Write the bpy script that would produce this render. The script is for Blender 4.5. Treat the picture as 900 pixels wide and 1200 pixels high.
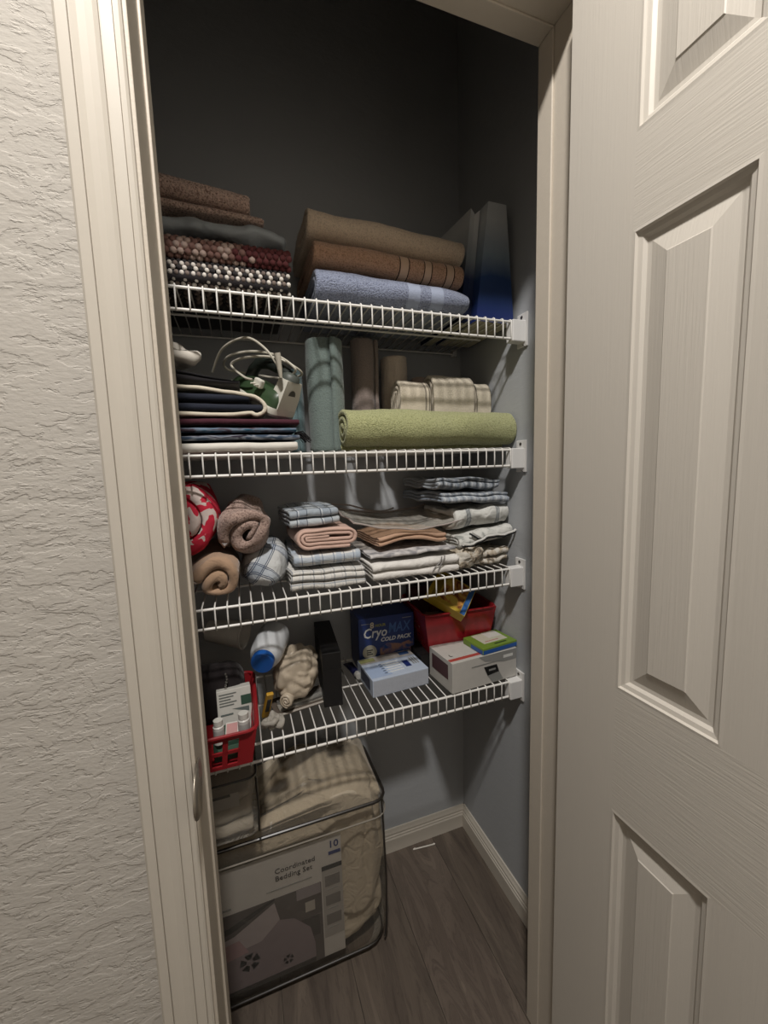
import bpy, bmesh, math, random
import numpy as np
from mathutils import Matrix, Vector, noise

for _o in list(bpy.data.objects):
    bpy.data.objects.remove(_o)
SC = bpy.context.scene
COL = SC.collection
PI = math.pi

# ------------------------------------------------------------------ camera
cam_d = bpy.data.cameras.new('camera')
cam_d.sensor_fit = 'VERTICAL'
cam_d.sensor_height = 36.0
cam_d.sensor_width = 27.0
cam_d.lens = 475.0 / 1200.0 * 36.0
cam_d.clip_start = 0.02
cam = bpy.data.objects.new('camera', cam_d)
COL.objects.link(cam)
Rm = Matrix(((0.94111754, 0.06697352, -0.33137942),
             (-0.33674049, 0.09854446, -0.93642663),
             (-0.03006019, 0.9928764, 0.11529461)))
# rows are the closet's x, y, z axes seen from the lens
cam.matrix_world = Matrix.Translation((0, 0, 1.306)) @ Rm.to_4x4()
SC.camera = cam

# ------------------------------------------------------------------ world, lamp, exposure
w = bpy.data.worlds.new('hall_air')
w.use_nodes = True
w.node_tree.nodes['Background'].inputs[0].default_value = (1.0, 0.93, 0.84, 1)
w.node_tree.nodes['Background'].inputs[1].default_value = 0.0
SC.world = w
ld = bpy.data.lights.new('hall_ceiling_light', 'AREA')      # flush disc lamp in the hall ceiling
ld.shape = 'DISK'
ld.size = 0.14
ld.energy = 37.0
ld.color = (1.0, 0.955, 0.905)
lo = bpy.data.objects.new('hall_ceiling_light', ld)
lo.location = (-0.025, -0.12, 2.72)
COL.objects.link(lo)
SC.view_settings.view_transform = 'Standard'
SC.view_settings.look = 'None'
SC.view_settings.exposure = 0.0
SC.view_settings.gamma = 1.0
SC.view_settings.use_curve_mapping = False

# ------------------------------------------------------------------ materials
def lin(c):
    if isinstance(c, str):
        c = tuple(int(c[i:i + 2], 16) / 255 for i in (0, 2, 4))
    return tuple((x / 12.92 if x <= 0.04045 else ((x + 0.055) / 1.055) ** 2.4) for x in c) + (1.0,)

class NT:
    def __init__(s, name):
        s.m = bpy.data.materials.new(name)
        s.m.use_nodes = True
        s.t = s.m.node_tree
        s.p = s.t.nodes['Principled BSDF']
    def n(s, typ, **kw):
        nd = s.t.nodes.new(typ)
        for k, v in kw.items():
            if k.startswith('i_'):
                key = k[2:]
                key = int(key) if key.isdigit() else key.replace('_', ' ')
                nd.inputs[key].default_value = v
            else:
                setattr(nd, k, v)
        return nd
    def l(s, a, b):
        s.t.links.new(a, b)
    def math(s, op, a, b=None, c=None):
        nd = s.n('ShaderNodeMath', operation=op)
        for i, v in enumerate((a, b, c)):
            if v is None:
                continue
            if hasattr(v, 'is_linked'):
                s.l(v, nd.inputs[i])
            else:
                nd.inputs[i].default_value = v
        return nd.outputs[0]
    def mix(s, fac, a, b):
        nd = s.n('ShaderNodeMix', data_type='RGBA')
        for sock, v in ((nd.inputs[0], fac), (nd.inputs[6], a), (nd.inputs[7], b)):
            if hasattr(v, 'is_linked'):
                s.l(v, sock)
            else:
                sock.default_value = v
        return nd.outputs[2]
    def ramp(s, fac, stops, interp='LINEAR'):
        nd = s.n('ShaderNodeValToRGB')
        nd.color_ramp.interpolation = interp
        e = nd.color_ramp.elements
        while len(e) < len(stops):
            e.new(0.5)
        for el, (p, c) in zip(e, stops):
            el.position = p
            el.color = c if len(c) == 4 else c + (1,)
        s.l(fac, nd.inputs[0])
        return nd.outputs[0]

MC = {}
def cached(f):
    def g(name, *a, **k):
        if name not in MC:
            MC[name] = f(name, *a, **k)
        return MC[name]
    return g

@cached
def plain(name, col, rough=0.5, metal=0.0, bump=0.0, scale=300.0, spec=0.5, var=0.04):
    t = NT(name)
    c = lin(col)
    tc = t.n('ShaderNodeTexCoord')
    nz = t.n('ShaderNodeTexNoise', i_Scale=scale * 0.2, i_Detail=3.0)
    t.l(tc.outputs['Object'], nz.inputs['Vector'])
    d = tuple(x * (1 - var * 2) for x in c[:3]) + (1,)
    e = tuple(min(1, x * (1 + var * 2)) for x in c[:3]) + (1,)
    t.l(t.mix(nz.outputs[0], d, e), t.p.inputs['Base Color'])
    t.p.inputs['Roughness'].default_value = rough
    t.p.inputs['Metallic'].default_value = metal
    t.p.inputs['Specular IOR Level'].default_value = spec
    if bump:
        n2 = t.n('ShaderNodeTexNoise', i_Scale=scale, i_Detail=4.0)
        t.l(tc.outputs['Object'], n2.inputs['Vector'])
        b = t.n('ShaderNodeBump', i_Strength=bump, i_Distance=0.002)
        t.l(n2.outputs[0], b.inputs['Height'])
        t.l(b.outputs[0], t.p.inputs['Normal'])
    return t.m

@cached
def terry(name, col, col2=None, scale=330.0, bands=None, bump=1.0, fleck=0.35):
    """looped towelling: little tufts in relief, slight fleck; bands = list of (u0,u1,colour)"""
    t = NT(name)
    c = lin(col)
    dk = lin(col2) if col2 else tuple(x * (1 - fleck) for x in c[:3]) + (1,)
    lt = tuple(min(1, x * (1 + fleck * .5)) for x in c[:3]) + (1,)
    tc = t.n('ShaderNodeTexCoord')
    nz = t.n('ShaderNodeTexNoise', i_Scale=scale, i_Detail=2.0, i_Roughness=0.6)
    t.l(tc.outputs['Object'], nz.inputs['Vector'])
    colr = t.ramp(nz.outputs[0], [(0.3, dk), (0.5, c), (0.72, lt)])
    hgt = nz.outputs[0]
    if bands:
        uv = t.n('ShaderNodeUVMap', uv_map='UVMap')
        sp = t.n('ShaderNodeSeparateXYZ')
        t.l(uv.outputs[0], sp.inputs[0])
        for (u0, u1, bc) in bands:
            f = t.math('MULTIPLY', t.math('GREATER_THAN', sp.outputs[0], u0), t.math('LESS_THAN', sp.outputs[0], u1))
            colr = t.mix(f, colr, lin(bc))
            hgt = t.math('MULTIPLY', hgt, t.math('SUBTRACT', 1.0, t.math('MULTIPLY', f, .8)))
    t.l(colr, t.p.inputs['Base Color'])
    t.p.inputs['Roughness'].default_value = 0.95
    t.p.inputs['Specular IOR Level'].default_value = 0.1
    t.p.inputs['Sheen Weight'].default_value = 0.25
    b = t.n('ShaderNodeBump', i_Strength=bump, i_Distance=0.004)
    t.l(hgt, b.inputs['Height'])
    t.l(b.outputs[0], t.p.inputs['Normal'])
    return t.m

@cached
def fabric(name, col, rough=0.85, bump=0.25, sheen=0.1, wr=0.0, var=0.08):
    t = NT(name)
    c = lin(col)
    tc = t.n('ShaderNodeTexCoord')
    nz = t.n('ShaderNodeTexNoise', i_Scale=35.0, i_Detail=4.0)
    t.l(tc.outputs['Object'], nz.inputs['Vector'])
    d = tuple(x * (1 - var * 2) for x in c[:3]) + (1,)
    e = tuple(min(1, x * (1 + var)) for x in c[:3]) + (1,)
    t.l(t.mix(nz.outputs[0], d, e), t.p.inputs['Base Color'])
    t.p.inputs['Roughness'].default_value = rough
    t.p.inputs['Specular IOR Level'].default_value = 0.2
    t.p.inputs['Sheen Weight'].default_value = sheen
    n2 = t.n('ShaderNodeTexNoise', i_Scale=700.0, i_Detail=2.0)
    t.l(tc.outputs['Object'], n2.inputs['Vector'])
    b = t.n('ShaderNodeBump', i_Strength=bump, i_Distance=0.0015)
    t.l(n2.outputs[0], b.inputs['Height'])
    if wr:
        n3 = t.n('ShaderNodeTexNoise', i_Scale=28.0, i_Detail=3.0, i_Distortion=1.2)
        t.l(tc.outputs['Object'], n3.inputs['Vector'])
        b2 = t.n('ShaderNodeBump', i_Strength=wr, i_Distance=0.012)
        t.l(n3.outputs[0], b2.inputs['Height'])
        t.l(b.outputs[0], b2.inputs['Normal'])
        t.l(b2.outputs[0], t.p.inputs['Normal'])
    else:
        t.l(b.outputs[0], t.p.inputs['Normal'])
    return t.m

@cached
def plaid(name, base, lines, pu=0.06, pv=0.06, rough=0.85, wr=0.4, rot=0.0):
    """woven plaid on the cloth's own u/v (metres). lines = [(centre 0..1, halfwidth 0..1, colour, strength, axis 'u'/'v'/'b')]"""
    t = NT(name)
    uv = t.n('ShaderNodeUVMap', uv_map='UVMap')
    mp = t.n('ShaderNodeMapping')
    mp.inputs['Rotation'].default_value = (0, 0, rot)
    t.l(uv.outputs[0], mp.inputs[0])
    sp = t.n('ShaderNodeSeparateXYZ')
    t.l(mp.outputs[0], sp.inputs[0])
    fu = t.math('FRACT', t.math('DIVIDE', sp.outputs[0], pu))
    fv = t.math('FRACT', t.math('DIVIDE', sp.outputs[1], pv))
    c = lin(base)
    for (cc, hw, lc, st, ax) in lines:
        for a, f in (('u', fu), ('v', fv)):
            if ax in (a, 'b'):
                k = t.math('LESS_THAN', t.math('ABSOLUTE', t.math('SUBTRACT', f, cc)), hw)
                c = t.mix(t.math('MULTIPLY', k, st), c, lin(lc))
    if hasattr(c, 'is_linked'):
        t.l(c, t.p.inputs['Base Color'])
    else:
        t.p.inputs['Base Color'].default_value = c
    t.p.inputs['Roughness'].default_value = rough
    t.p.inputs['Specular IOR Level'].default_value = 0.15
    tc = t.n('ShaderNodeTexCoord')
    n3 = t.n('ShaderNodeTexNoise', i_Scale=40.0, i_Detail=4.0, i_Distortion=1.0)
    t.l(tc.outputs['Object'], n3.inputs['Vector'])
    b2 = t.n('ShaderNodeBump', i_Strength=wr, i_Distance=0.01)
    t.l(n3.outputs[0], b2.inputs['Height'])
    t.l(b2.outputs[0], t.p.inputs['Normal'])
    return t.m

@cached
def patterned(name, cols, scale=30.0, kind='noise', thr=(0.45, 0.55), rough=0.85, wr=0.3, use_uv=True, stretch=(1, 1, 1)):
    """printed cloth of two or three colours"""
    t = NT(name)
    if use_uv:
        src = t.n('ShaderNodeUVMap', uv_map='UVMap').outputs[0]
    else:
        src = t.n('ShaderNodeTexCoord').outputs['Object']
    mp = t.n('ShaderNodeMapping')
    mp.inputs['Scale'].default_value = stretch
    t.l(src, mp.inputs[0])
    if kind == 'voronoi':
        nz = t.n('ShaderNodeTexVoronoi', i_Scale=scale)
    else:
        nz = t.n('ShaderNodeTexNoise', i_Scale=scale, i_Detail=3.0, i_Distortion=0.6)
    t.l(mp.outputs[0], nz.inputs['Vector'])
    st = [(thr[0], lin(cols[0])), (thr[1], lin(cols[1]))]
    if len(cols) > 2:
        st.append((thr[2], lin(cols[2])))
    t.l(t.ramp(nz.outputs[0], st), t.p.inputs['Base Color'])
    t.p.inputs['Roughness'].default_value = rough
    t.p.inputs['Specular IOR Level'].default_value = 0.15
    tc = t.n('ShaderNodeTexCoord')
    n3 = t.n('ShaderNodeTexNoise', i_Scale=45.0, i_Detail=4.0, i_Distortion=1.0)
    t.l(tc.outputs['Object'], n3.inputs['Vector'])
    b2 = t.n('ShaderNodeBump', i_Strength=wr, i_Distance=0.008)
    t.l(n3.outputs[0], b2.inputs['Height'])
    t.l(b2.outputs[0], t.p.inputs['Normal'])
    return t.m

@cached
def vinyl(name, col='f2f0ea', haze=0.12, rough=0.12):
    """thin clear film: mostly see-through, with gloss and a little milkiness"""
    t = NT(name)
    out = t.t.nodes['Material Output']
    tr = t.n('ShaderNodeBsdfTransparent')
    tr.inputs[0].default_value = lin('f4f2ee')
    t.p.inputs['Base Color'].default_value = lin(col)
    t.p.inputs['Roughness'].default_value = rough
    tc = t.n('ShaderNodeTexCoord')
    n3 = t.n('ShaderNodeTexNoise', i_Scale=22.0, i_Detail=4.0, i_Distortion=1.5)
    t.l(tc.outputs['Object'], n3.inputs['Vector'])
    b = t.n('ShaderNodeBump', i_Strength=0.5, i_Distance=0.012)
    t.l(n3.outputs[0], b.inputs['Height'])
    t.l(b.outputs[0], t.p.inputs['Normal'])
    lw = t.n('ShaderNodeLayerWeight', i_Blend=0.25)
    t.l(b.outputs[0], lw.inputs['Normal'])
    f = t.math('ADD', t.math('MULTIPLY', lw.outputs['Fresnel'], 0.28), haze)
    mx = t.n('ShaderNodeMixShader')
    t.l(f, mx.inputs[0])
    t.l(tr.outputs[0], mx.inputs[1])
    t.l(t.p.outputs[0], mx.inputs[2])
    t.l(mx.outputs[0], out.inputs[0])
    return t.m

@cached
def wall_tex(name, col, strength=0.6, dist=0.004, s=38.0, rough=0.75):
    """skip-trowel plaster: flattened smears with ragged edges, drawn out sideways"""
    t = NT(name)
    t.p.inputs['Base Color'].default_value = lin(col)
    t.p.inputs['Roughness'].default_value = rough
    t.p.inputs['Specular IOR Level'].default_value = 0.25
    tc = t.n('ShaderNodeTexCoord')
    mp = t.n('ShaderNodeMapping')
    mp.inputs['Scale'].default_value = (0.7, 0.7, 1.5)
    t.l(tc.outputs['Object'], mp.inputs[0])
    a = t.n('ShaderNodeTexNoise', i_Scale=s, i_Detail=6.0, i_Roughness=0.62, i_Distortion=0.25)
    t.l(mp.outputs[0], a.inputs['Vector'])
    st = t.ramp(a.outputs[0], [(0.40, (0, 0, 0)), (0.44, (.5, .5, .5)), (0.52, (.55, .55, .55)), (0.56, (1, 1, 1))])
    f = t.n('ShaderNodeTexNoise', i_Scale=s * 6, i_Detail=3.0)
    t.l(mp.outputs[0], f.inputs['Vector'])
    h = t.math('ADD', st, t.math('MULTIPLY', f.outputs[0], 0.35))
    b = t.n('ShaderNodeBump', i_Strength=strength, i_Distance=dist)
    t.l(h, b.inputs['Height'])
    t.l(b.outputs[0], t.p.inputs['Normal'])
    return t.m

@cached
def woodgrain(name, col, horiz=False, strength=0.3):
    """embossed painted wood grain of a moulded door skin; grain runs along z, or along y"""
    t = NT(name)
    t.p.inputs['Base Color'].default_value = lin(col)
    t.p.inputs['Roughness'].default_value = 0.45
    t.p.inputs['Specular IOR Level'].default_value = 0.35
    tc = t.n('ShaderNodeTexCoord')
    mp = t.n('ShaderNodeMapping')
    mp.inputs['Scale'].default_value = (1, 16, 420) if horiz else (1, 300, 9)
    t.l(tc.outputs['Object'], mp.inputs[0])
    a = t.n('ShaderNodeTexNoise', i_Scale=1.0, i_Detail=3.0, i_Distortion=0.35)
    t.l(mp.outputs[0], a.inputs['Vector'])
    b = t.n('ShaderNodeBump', i_Strength=strength, i_Distance=0.0025)
    t.l(a.outputs[0], b.inputs['Height'])
    t.l(b.outputs[0], t.p.inputs['Normal'])
    return t.m

@cached
def floorwood(name, c1, c2, c3, off):
    t = NT(name)
    tc = t.n('ShaderNodeTexCoord')
    mp = t.n('ShaderNodeMapping')
    mp.inputs['Location'].default_value = (off, off * 3.1, 0)
    mp.inputs['Scale'].default_value = (11, 1.6, 1)
    t.l(tc.outputs['Object'], mp.inputs[0])
    a = t.n('ShaderNodeTexNoise', i_Scale=1.6, i_Detail=6.0, i_Roughness=0.6, i_Distortion=1.6)
    t.l(mp.outputs[0], a.inputs['Vector'])
    wv = t.math('FRACT', t.math('MULTIPLY', a.outputs[0], 9.0))
    base = t.ramp(a.outputs[0], [(0.3, lin(c1)), (0.5, lin(c2)), (0.7, lin(c3))])
    ring = t.ramp(wv, [(0.0, (.62, .62, .62)), (0.25, (1, 1, 1)), (0.85, (1, 1, 1)), (1.0, (.62, .62, .62))])
    mul = t.n('ShaderNodeMix', data_type='RGBA', blend_type='MULTIPLY')
    mul.inputs[0].default_value = 0.55
    t.l(base, mul.inputs[6])
    t.l(ring, mul.inputs[7])
    t.l(mul.outputs[2], t.p.inputs['Base Color'])
    t.p.inputs['Roughness'].default_value = 0.42
    b = t.n('ShaderNodeBump', i_Strength=0.15, i_Distance=0.001)
    t.l(wv, b.inputs['Height'])
    t.l(b.outputs[0], t.p.inputs['Normal'])
    return t.m

# ------------------------------------------------------------------ mesh helpers
class MB:
    def __init__(s):
        s.v, s.f, s.uv, s.mi = [], [], [], []
    def add(s, vs, fs, mi=0):
        o = len(s.v)
        s.v += [tuple(p) for p in vs]
        for f in fs:
            s.f.append([i + o for i in f])
            s.mi.append(mi)
    def box(s, x0, x1, y0, y1, z0, z1, mi=0, r=0.0):
        if r <= 0:
            vs = [(x, y, z) for z in (z0, z1) for y in (y0, y1) for x in (x0, x1)]
            s.add(vs, [(0, 2, 3, 1), (4, 5, 7, 6), (0, 1, 5, 4), (2, 6, 7, 3), (0, 4, 6, 2), (1, 3, 7, 5)], mi)
        else:
            bm = bmesh.new()
            bmesh.ops.create_cube(bm, size=1.0)
            for v in bm.verts:
                v.co = Vector(((x0 + x1) / 2 + v.co.x * (x1 - x0), (y0 + y1) / 2 + v.co.y * (y1 - y0), (z0 + z1) / 2 + v.co.z * (z1 - z0)))
            bmesh.ops.bevel(bm, geom=bm.edges[:], offset=r, segments=2, affect='EDGES', profile=0.5)
            s.bm(bm, mi)
        return s
    def bm(s, bm, mi=0):
        bm.verts.ensure_lookup_table()
        bm.verts.index_update()
        s.add([v.co[:] for v in bm.verts], [[v.index for v in f.verts] for f in bm.faces], mi)
        bm.free()
    def tube(s, pts, r, n=8, mi=0, closed=False, cap=True):
        pts = [Vector(p) for p in pts]
        N = len(pts)
        rs = r if hasattr(r, '__len__') else [r] * N
        prev = None
        vs, fs = [], []
        for i, p in enumerate(pts):
            if closed:
                d = pts[(i + 1) % N] - pts[i - 1]
            else:
                d = pts[min(i + 1, N - 1)] - pts[max(i - 1, 0)]
            d.normalize()
            if prev is None:
                a = d.orthogonal().normalized()
            else:
                a = (prev - d * prev.dot(d))
                a = a.normalized() if a.length > 1e-6 else d.orthogonal().normalized()
            prev = a
            b = d.cross(a)
            for k in range(n):
                t = 2 * PI * k / n
                vs.append(p + (a * math.cos(t) + b * math.sin(t)) * rs[i])
        for i in range(N if closed else N - 1):
            for k in range(n):
                j = (i + 1) % N
                fs.append((i * n + k, i * n + (k + 1) % n, j * n + (k + 1) % n, j * n + k))
        if cap and not closed:
            fs.append(tuple(range(n))[::-1])
            fs.append(tuple(range((N - 1) * n, N * n)))
        s.add(vs, fs, mi)
        return s
    def lathe(s, prof, n=24, mi=0, o=(0, 0, 0)):
        vs, fs = [], []
        for (r, z) in prof:
            for k in range(n):
                t = 2 * PI * k / n
                vs.append((o[0] + r * math.cos(t), o[1] + r * math.sin(t), o[2] + z))
        for i in range(len(prof) - 1):
            for k in range(n):
                fs.append((i * n + k, i * n + (k + 1) % n, (i + 1) * n + (k + 1) % n, (i + 1) * n + k))
        fs.append(tuple(range(n))[::-1])
        fs.append(tuple(range((len(prof) - 1) * n, len(prof) * n)))
        s.add(vs, fs, mi)
        return s
    def ellipsoid(s, c, r, nu=8, nv=5, mi=0):
        vs, fs = [], []
        vs.append((c[0], c[1], c[2] - r[2]))
        for i in range(1, nv):
            ph = -PI / 2 + PI * i / nv
            for k in range(nu):
                t = 2 * PI * k / nu
                vs.append((c[0] + r[0] * math.cos(ph) * math.cos(t), c[1] + r[1] * math.cos(ph) * math.sin(t), c[2] + r[2] * math.sin(ph)))
        vs.append((c[0], c[1], c[2] + r[2]))
        L = len(vs) - 1
        for k in range(nu):
            fs.append((0, 1 + (k + 1) % nu, 1 + k))
            fs.append((L, L - nu + k, L - nu + (k + 1) % nu))
        for i in range(nv - 2):
            for k in range(nu):
                a = 1 + i * nu
                fs.append((a + k, a + (k + 1) % nu, a + nu + (k + 1) % nu, a + nu + k))
        s.add(vs, fs, mi)
        return s
    def poly(s, pts, mi=0):
        s.add(pts, [tuple(range(len(pts)))], mi)
        return s
    def mesh(s, name, mats, smooth=False, angle=None):
        me = bpy.data.meshes.new(name)
        me.from_pydata(s.v, [], s.f)
        mats = mats if isinstance(mats, (list, tuple)) else [mats]
        for m in mats:
            me.materials.append(m)
        if any(s.mi):
            me.polygons.foreach_set('material_index', s.mi)
        if smooth:
            me.polygons.foreach_set('use_smooth', [True] * len(me.polygons))
            if angle:
                me.set_sharp_from_angle(angle=math.radians(angle))
        me.update()
        return me
    def build(s, name, mats, parent=None, smooth=False, angle=40):
        o = bpy.data.objects.new(name, s.mesh(name, mats, smooth, angle))
        COL.objects.link(o)
        o.parent = parent
        return o

def link(name, me, parent=None, loc=None, rot=None):
    o = bpy.data.objects.new(name, me)
    COL.objects.link(o)
    o.parent = parent
    if loc:
        o.location = loc
    if rot:
        o.rotation_euler = rot
    return o

def tag(o, label, cat, group=None):
    o['label'] = label
    o['category'] = cat
    if group:
        o['group'] = group
    return o

def struct(o, label=None, cat=None):
    o['kind'] = 'structure'
    if label:
        o['label'] = label
        o['category'] = cat
    return o

def thing(name, label, cat, loc=(0, 0, 0), rot=(0, 0, 0), group=None):
    o = bpy.data.objects.new(name, None)
    o.empty_display_size = 0.03
    COL.objects.link(o)
    o.location = loc
    o.rotation_euler = rot
    return tag(o, label, cat, group)

def text(name, body, size, mat, parent, loc, rot, align='LEFT', shear=0.0, sx=1.0, bold=0.0):
    cu = bpy.data.curves.new(name, 'FONT')
    cu.body = body
    cu.size = size
    cu.align_x = align
    cu.shear = shear
    cu.extrude = 0.0001
    cu.offset = bold
    cu.resolution_u = 2
    tmp = bpy.data.objects.new(name, cu)
    COL.objects.link(tmp)
    dg = bpy.context.evaluated_depsgraph_get()
    dg.update()
    me = bpy.data.meshes.new_from_object(tmp.evaluated_get(dg))
    bpy.data.objects.remove(tmp)
    bpy.data.curves.remove(cu)
    me.name = name
    me.materials.clear()
    me.materials.append(mat)
    o = link(name, me, parent, loc, rot)
    o.scale = (sx, 1, 1)
    return o

def nvec(p):
    return Vector((noise.noise(p), noise.noise(p + Vector((19.1, 7.3, 3.7))), noise.noise(p + Vector((5.9, 31.7, 11.3)))))

# ---- cloth: a ribbon with thickness, folded or rolled in its y/z plane and drawn out along x
def resample(path, ds):
    p = np.array(path, float)
    d = np.r_[0, np.cumsum(np.hypot(*np.diff(p, axis=0).T))]
    n = max(4, int(d[-1] / ds))
    s = np.linspace(0, d[-1], n)
    return np.c_[np.interp(s, d, p[:, 0]), np.interp(s, d, p[:, 1])], s

def serp(n, D, p, r=None):
    """n layers folded back and forth; front fold at y=0"""
    pts = []
    for k in range(n):
        z = p * (k + .5)
        a, b = p * .5, D - p * .5
        row = [(b, z), (a, z)] if k % 2 == 0 else [(a, z), (b, z)]
        pts += row
        if k < n - 1:
            cx, sg = (a, -1) if k % 2 == 0 else (b, 1)
            for j in range(1, 6):
                t = -PI / 2 + PI * j / 6
                pts.append((cx + sg * math.cos(t) * p * .5, z + p * .5 + math.sin(t) * p * .5))
    return pts

def stad(D, H, t, turns, k=1.0):
    """flattened roll: outer turn first, front bulge at y=0, height H"""
    R = H / 2 - t / 2
    cz = H / 2
    a, b = H / 2, max(H / 2 + .001, D - H / 2)
    pts = [(b, cz - R)]
    rho = R
    step = t * 1.06 * k / 2
    side = 0
    while rho > t * .55 and side < turns * 2:
        r2 = max(rho - step, t * .3)
        c, sg = (a, -1) if side % 2 == 0 else (b, 1)
        up = side % 2 == 0
        for j in range(0, 9):
            f = j / 8
            th = -PI / 2 + PI * f if up else PI / 2 - PI * f
            rr = rho + (r2 - rho) * f
            pts.append((c + sg * math.cos(th) * rr, cz + math.sin(th) * rr))
        rho = r2
        side += 1
    pts.append(((a + b) / 2, pts[-1][1]))
    return pts

def spiral(R, t, turns, k=1.0, start=-PI / 2):
    pts = []
    r = R - t / 2
    n = int(turns * 28)
    for i in range(n + 1):
        th = start + 2 * PI * i / 28
        rr = r - t * 1.05 * k * i / 28
        if rr < t * .4:
            break
        pts.append((rr * math.cos(th), R + rr * math.sin(th)))
    return pts

def cloth_mesh(name, path, t, W, mat, ds=0.007, nw=26, amp=0.004, freq=9.0, amp2=0.0012, freq2=38.0, seed=0, deform=None, edge=True, fit=True):
    P, S = resample(path, ds)
    T = np.gradient(P, axis=0)
    T /= np.maximum(np.linalg.norm(T, axis=1, keepdims=True), 1e-9)
    Nn = np.c_[-T[:, 1], T[:, 0]]
    n = len(P)
    xs = np.linspace(-W / 2, W / 2, nw + 1)
    if edge:
        xs = np.r_[xs[0], xs[0] + t * .25, xs[1:-1], xs[-1] - t * .25, xs[-1]]
    V, U = [], []
    M = 2 * n + 2
    for i, x in enumerate(xs):
        h = t / 2 * (0.55 if edge and i in (0, len(xs) - 1) else 1.0)
        A = P + Nn * h
        B = (P - Nn * h)[::-1]
        e = P[-1] + T[-1] * h
        s0 = P[0] - T[0] * h
        loop = np.vstack([A, [e], B, [s0]])
        V.append(np.c_[np.full(M, x), loop])
        U.append(np.c_[np.full(M, x), np.r_[S, S[-1], S[::-1], 0]])
    V = np.vstack(V)
    U = np.vstack(U)
    off = Vector((seed * 3.17 + .3, seed * 1.73 + .7, seed * 2.31))
    D = np.empty_like(V)
    for i, p in enumerate(V):
        q = Vector(p)
        D[i] = nvec(q * freq + off) * amp + nvec(q * freq2 + off) * amp2
    V = V + D
    if fit:
        lo_, hi_ = V[:, 2].min(), V[:, 2].max()
        V[:, 2] = (V[:, 2] - lo_) * ((P[:, 1].max() - P[:, 1].min() + t) / (hi_ - lo_))
    if deform:
        V = deform(V)
    V[:, 2] -= V[:, 2].min()
    F = []
    K = len(xs)
    for i in range(K - 1):
        a, b = i * M, (i + 1) * M
        for j in range(M):
            k = (j + 1) % M
            F.append((a + j, b + j, b + k, a + k))
    for i, flip in ((0, False), (K - 1, True)):
        o = i * M
        for j in range(n - 1):
            f = (o + j, o + j + 1, o + 2 * n - 1 - j, o + 2 * n - j)
            F.append(f[::-1] if flip else f)
        f = (o + n - 1, o + n, o + n + 1)
        F.append(f[::-1] if flip else f)
        f = (o, o + 2 * n, o + 2 * n + 1)
        F.append(f if flip else f[::-1])
    me = bpy.data.meshes.new(name)
    me.from_pydata(V.tolist(), [], F)
    me.materials.append(mat)
    uvl = me.uv_layers.new(name='UVMap')
    li = np.empty(len(me.loops), dtype=np.int32)
    me.loops.foreach_get('vertex_index', li)
    uvl.data.foreach_set('uv', U[li].ravel())
    me.polygons.foreach_set('use_smooth', [True] * len(me.polygons))
    me.update()
    return me

def cloth(name, label, cat, path, t, W, mat, loc, rot=(0, 0, 0), group=None, **kw):
    o = link(name, cloth_mesh(name, path, t, W, mat, **kw), None, loc, rot)
    return tag(o, label, cat, group)

def blob_mesh(name, size, mat, e=(0.6, 0.6), nu=48, nv=28, amp=0.01, freq=12.0, ridge=0.0, rfreq=10.0, amp2=0.002, freq2=45.0, seed=0, flat=True, deform=None):
    """soft stuffed shape: superellipsoid with folds"""
    def cp(x, p):
        return math.copysign(abs(x) ** p, x)
    sx, sy, sz = (v / 2 for v in size)
    off = Vector((seed * 1.9, seed * 2.7 + .4, seed * 1.1 + .9))
    vs = []
    for i in range(nv + 1):
        ph = -PI / 2 + PI * i / nv
        for k in range(nu):
            th = 2 * PI * k / nu
            p = Vector((sx * cp(math.cos(ph), e[1]) * cp(math.cos(th), e[0]), sy * cp(math.cos(ph), e[1]) * cp(math.sin(th), e[0]), sz * cp(math.sin(ph), e[1])))
            nrm = Vector((p.x / sx ** 2, p.y / sy ** 2, p.z / sz ** 2)).normalized()
            d = noise.noise(p * freq + off) * amp + noise.noise(p * freq2 + off) * amp2
            if ridge:
                q = p * rfreq + off + nvec(p * 6 + off) * .8
                d += ridge * (abs(noise.noise(q)) ** .7 - .35)
            vs.append(p + nrm * d)
    fs = []
    for i in range(nv):
        for k in range(nu):
            fs.append((i * nu + k, i * nu + (k + 1) % nu, (i + 1) * nu + (k + 1) % nu, (i + 1) * nu + k))
    m = MB()
    V = np.array([v[:] for v in vs])
    if deform:
        V = deform(V)
    V[:, 2] -= V[:, 2].min()
    m.add(V.tolist(), fs)
    bm_ = m.mesh(name, mat, True)
    uvl = bm_.uv_layers.new(name='UVMap')
    li = np.empty(len(bm_.loops), dtype=np.int32)
    bm_.loops.foreach_get('vertex_index', li)
    uvl.data.foreach_set('uv', np.c_[V[:, 0] + V[:, 1] * .4, V[:, 2] + V[:, 1] * .6][li].ravel())
    return bm_

# =================================================================== THE SETTING
PAINT = wall_tex('hall_plaster', 'bdb8b0', 0.42, 0.004, 27.0)
CLOSETPAINT = wall_tex('closet_plaster', 'afb2b5', 0.15, 0.002, 38.0)
TRIM = plain('trim_paint', 'c8c1b5', 0.42, spec=0.45, var=0.01)
JAMB = plain('jamb_paint', 'c6bdaf', 0.5, bump=0.12, scale=160, var=0.015)
XL, XR = -0.0797, 0.560      # jamb faces
YF, YB = 0.555, 0.670        # hall face and closet face of the front wall
HEAD = 2.043
CXL, CXR, CYB = -0.46, 0.692, 1.180
CZ = 2.74

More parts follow.
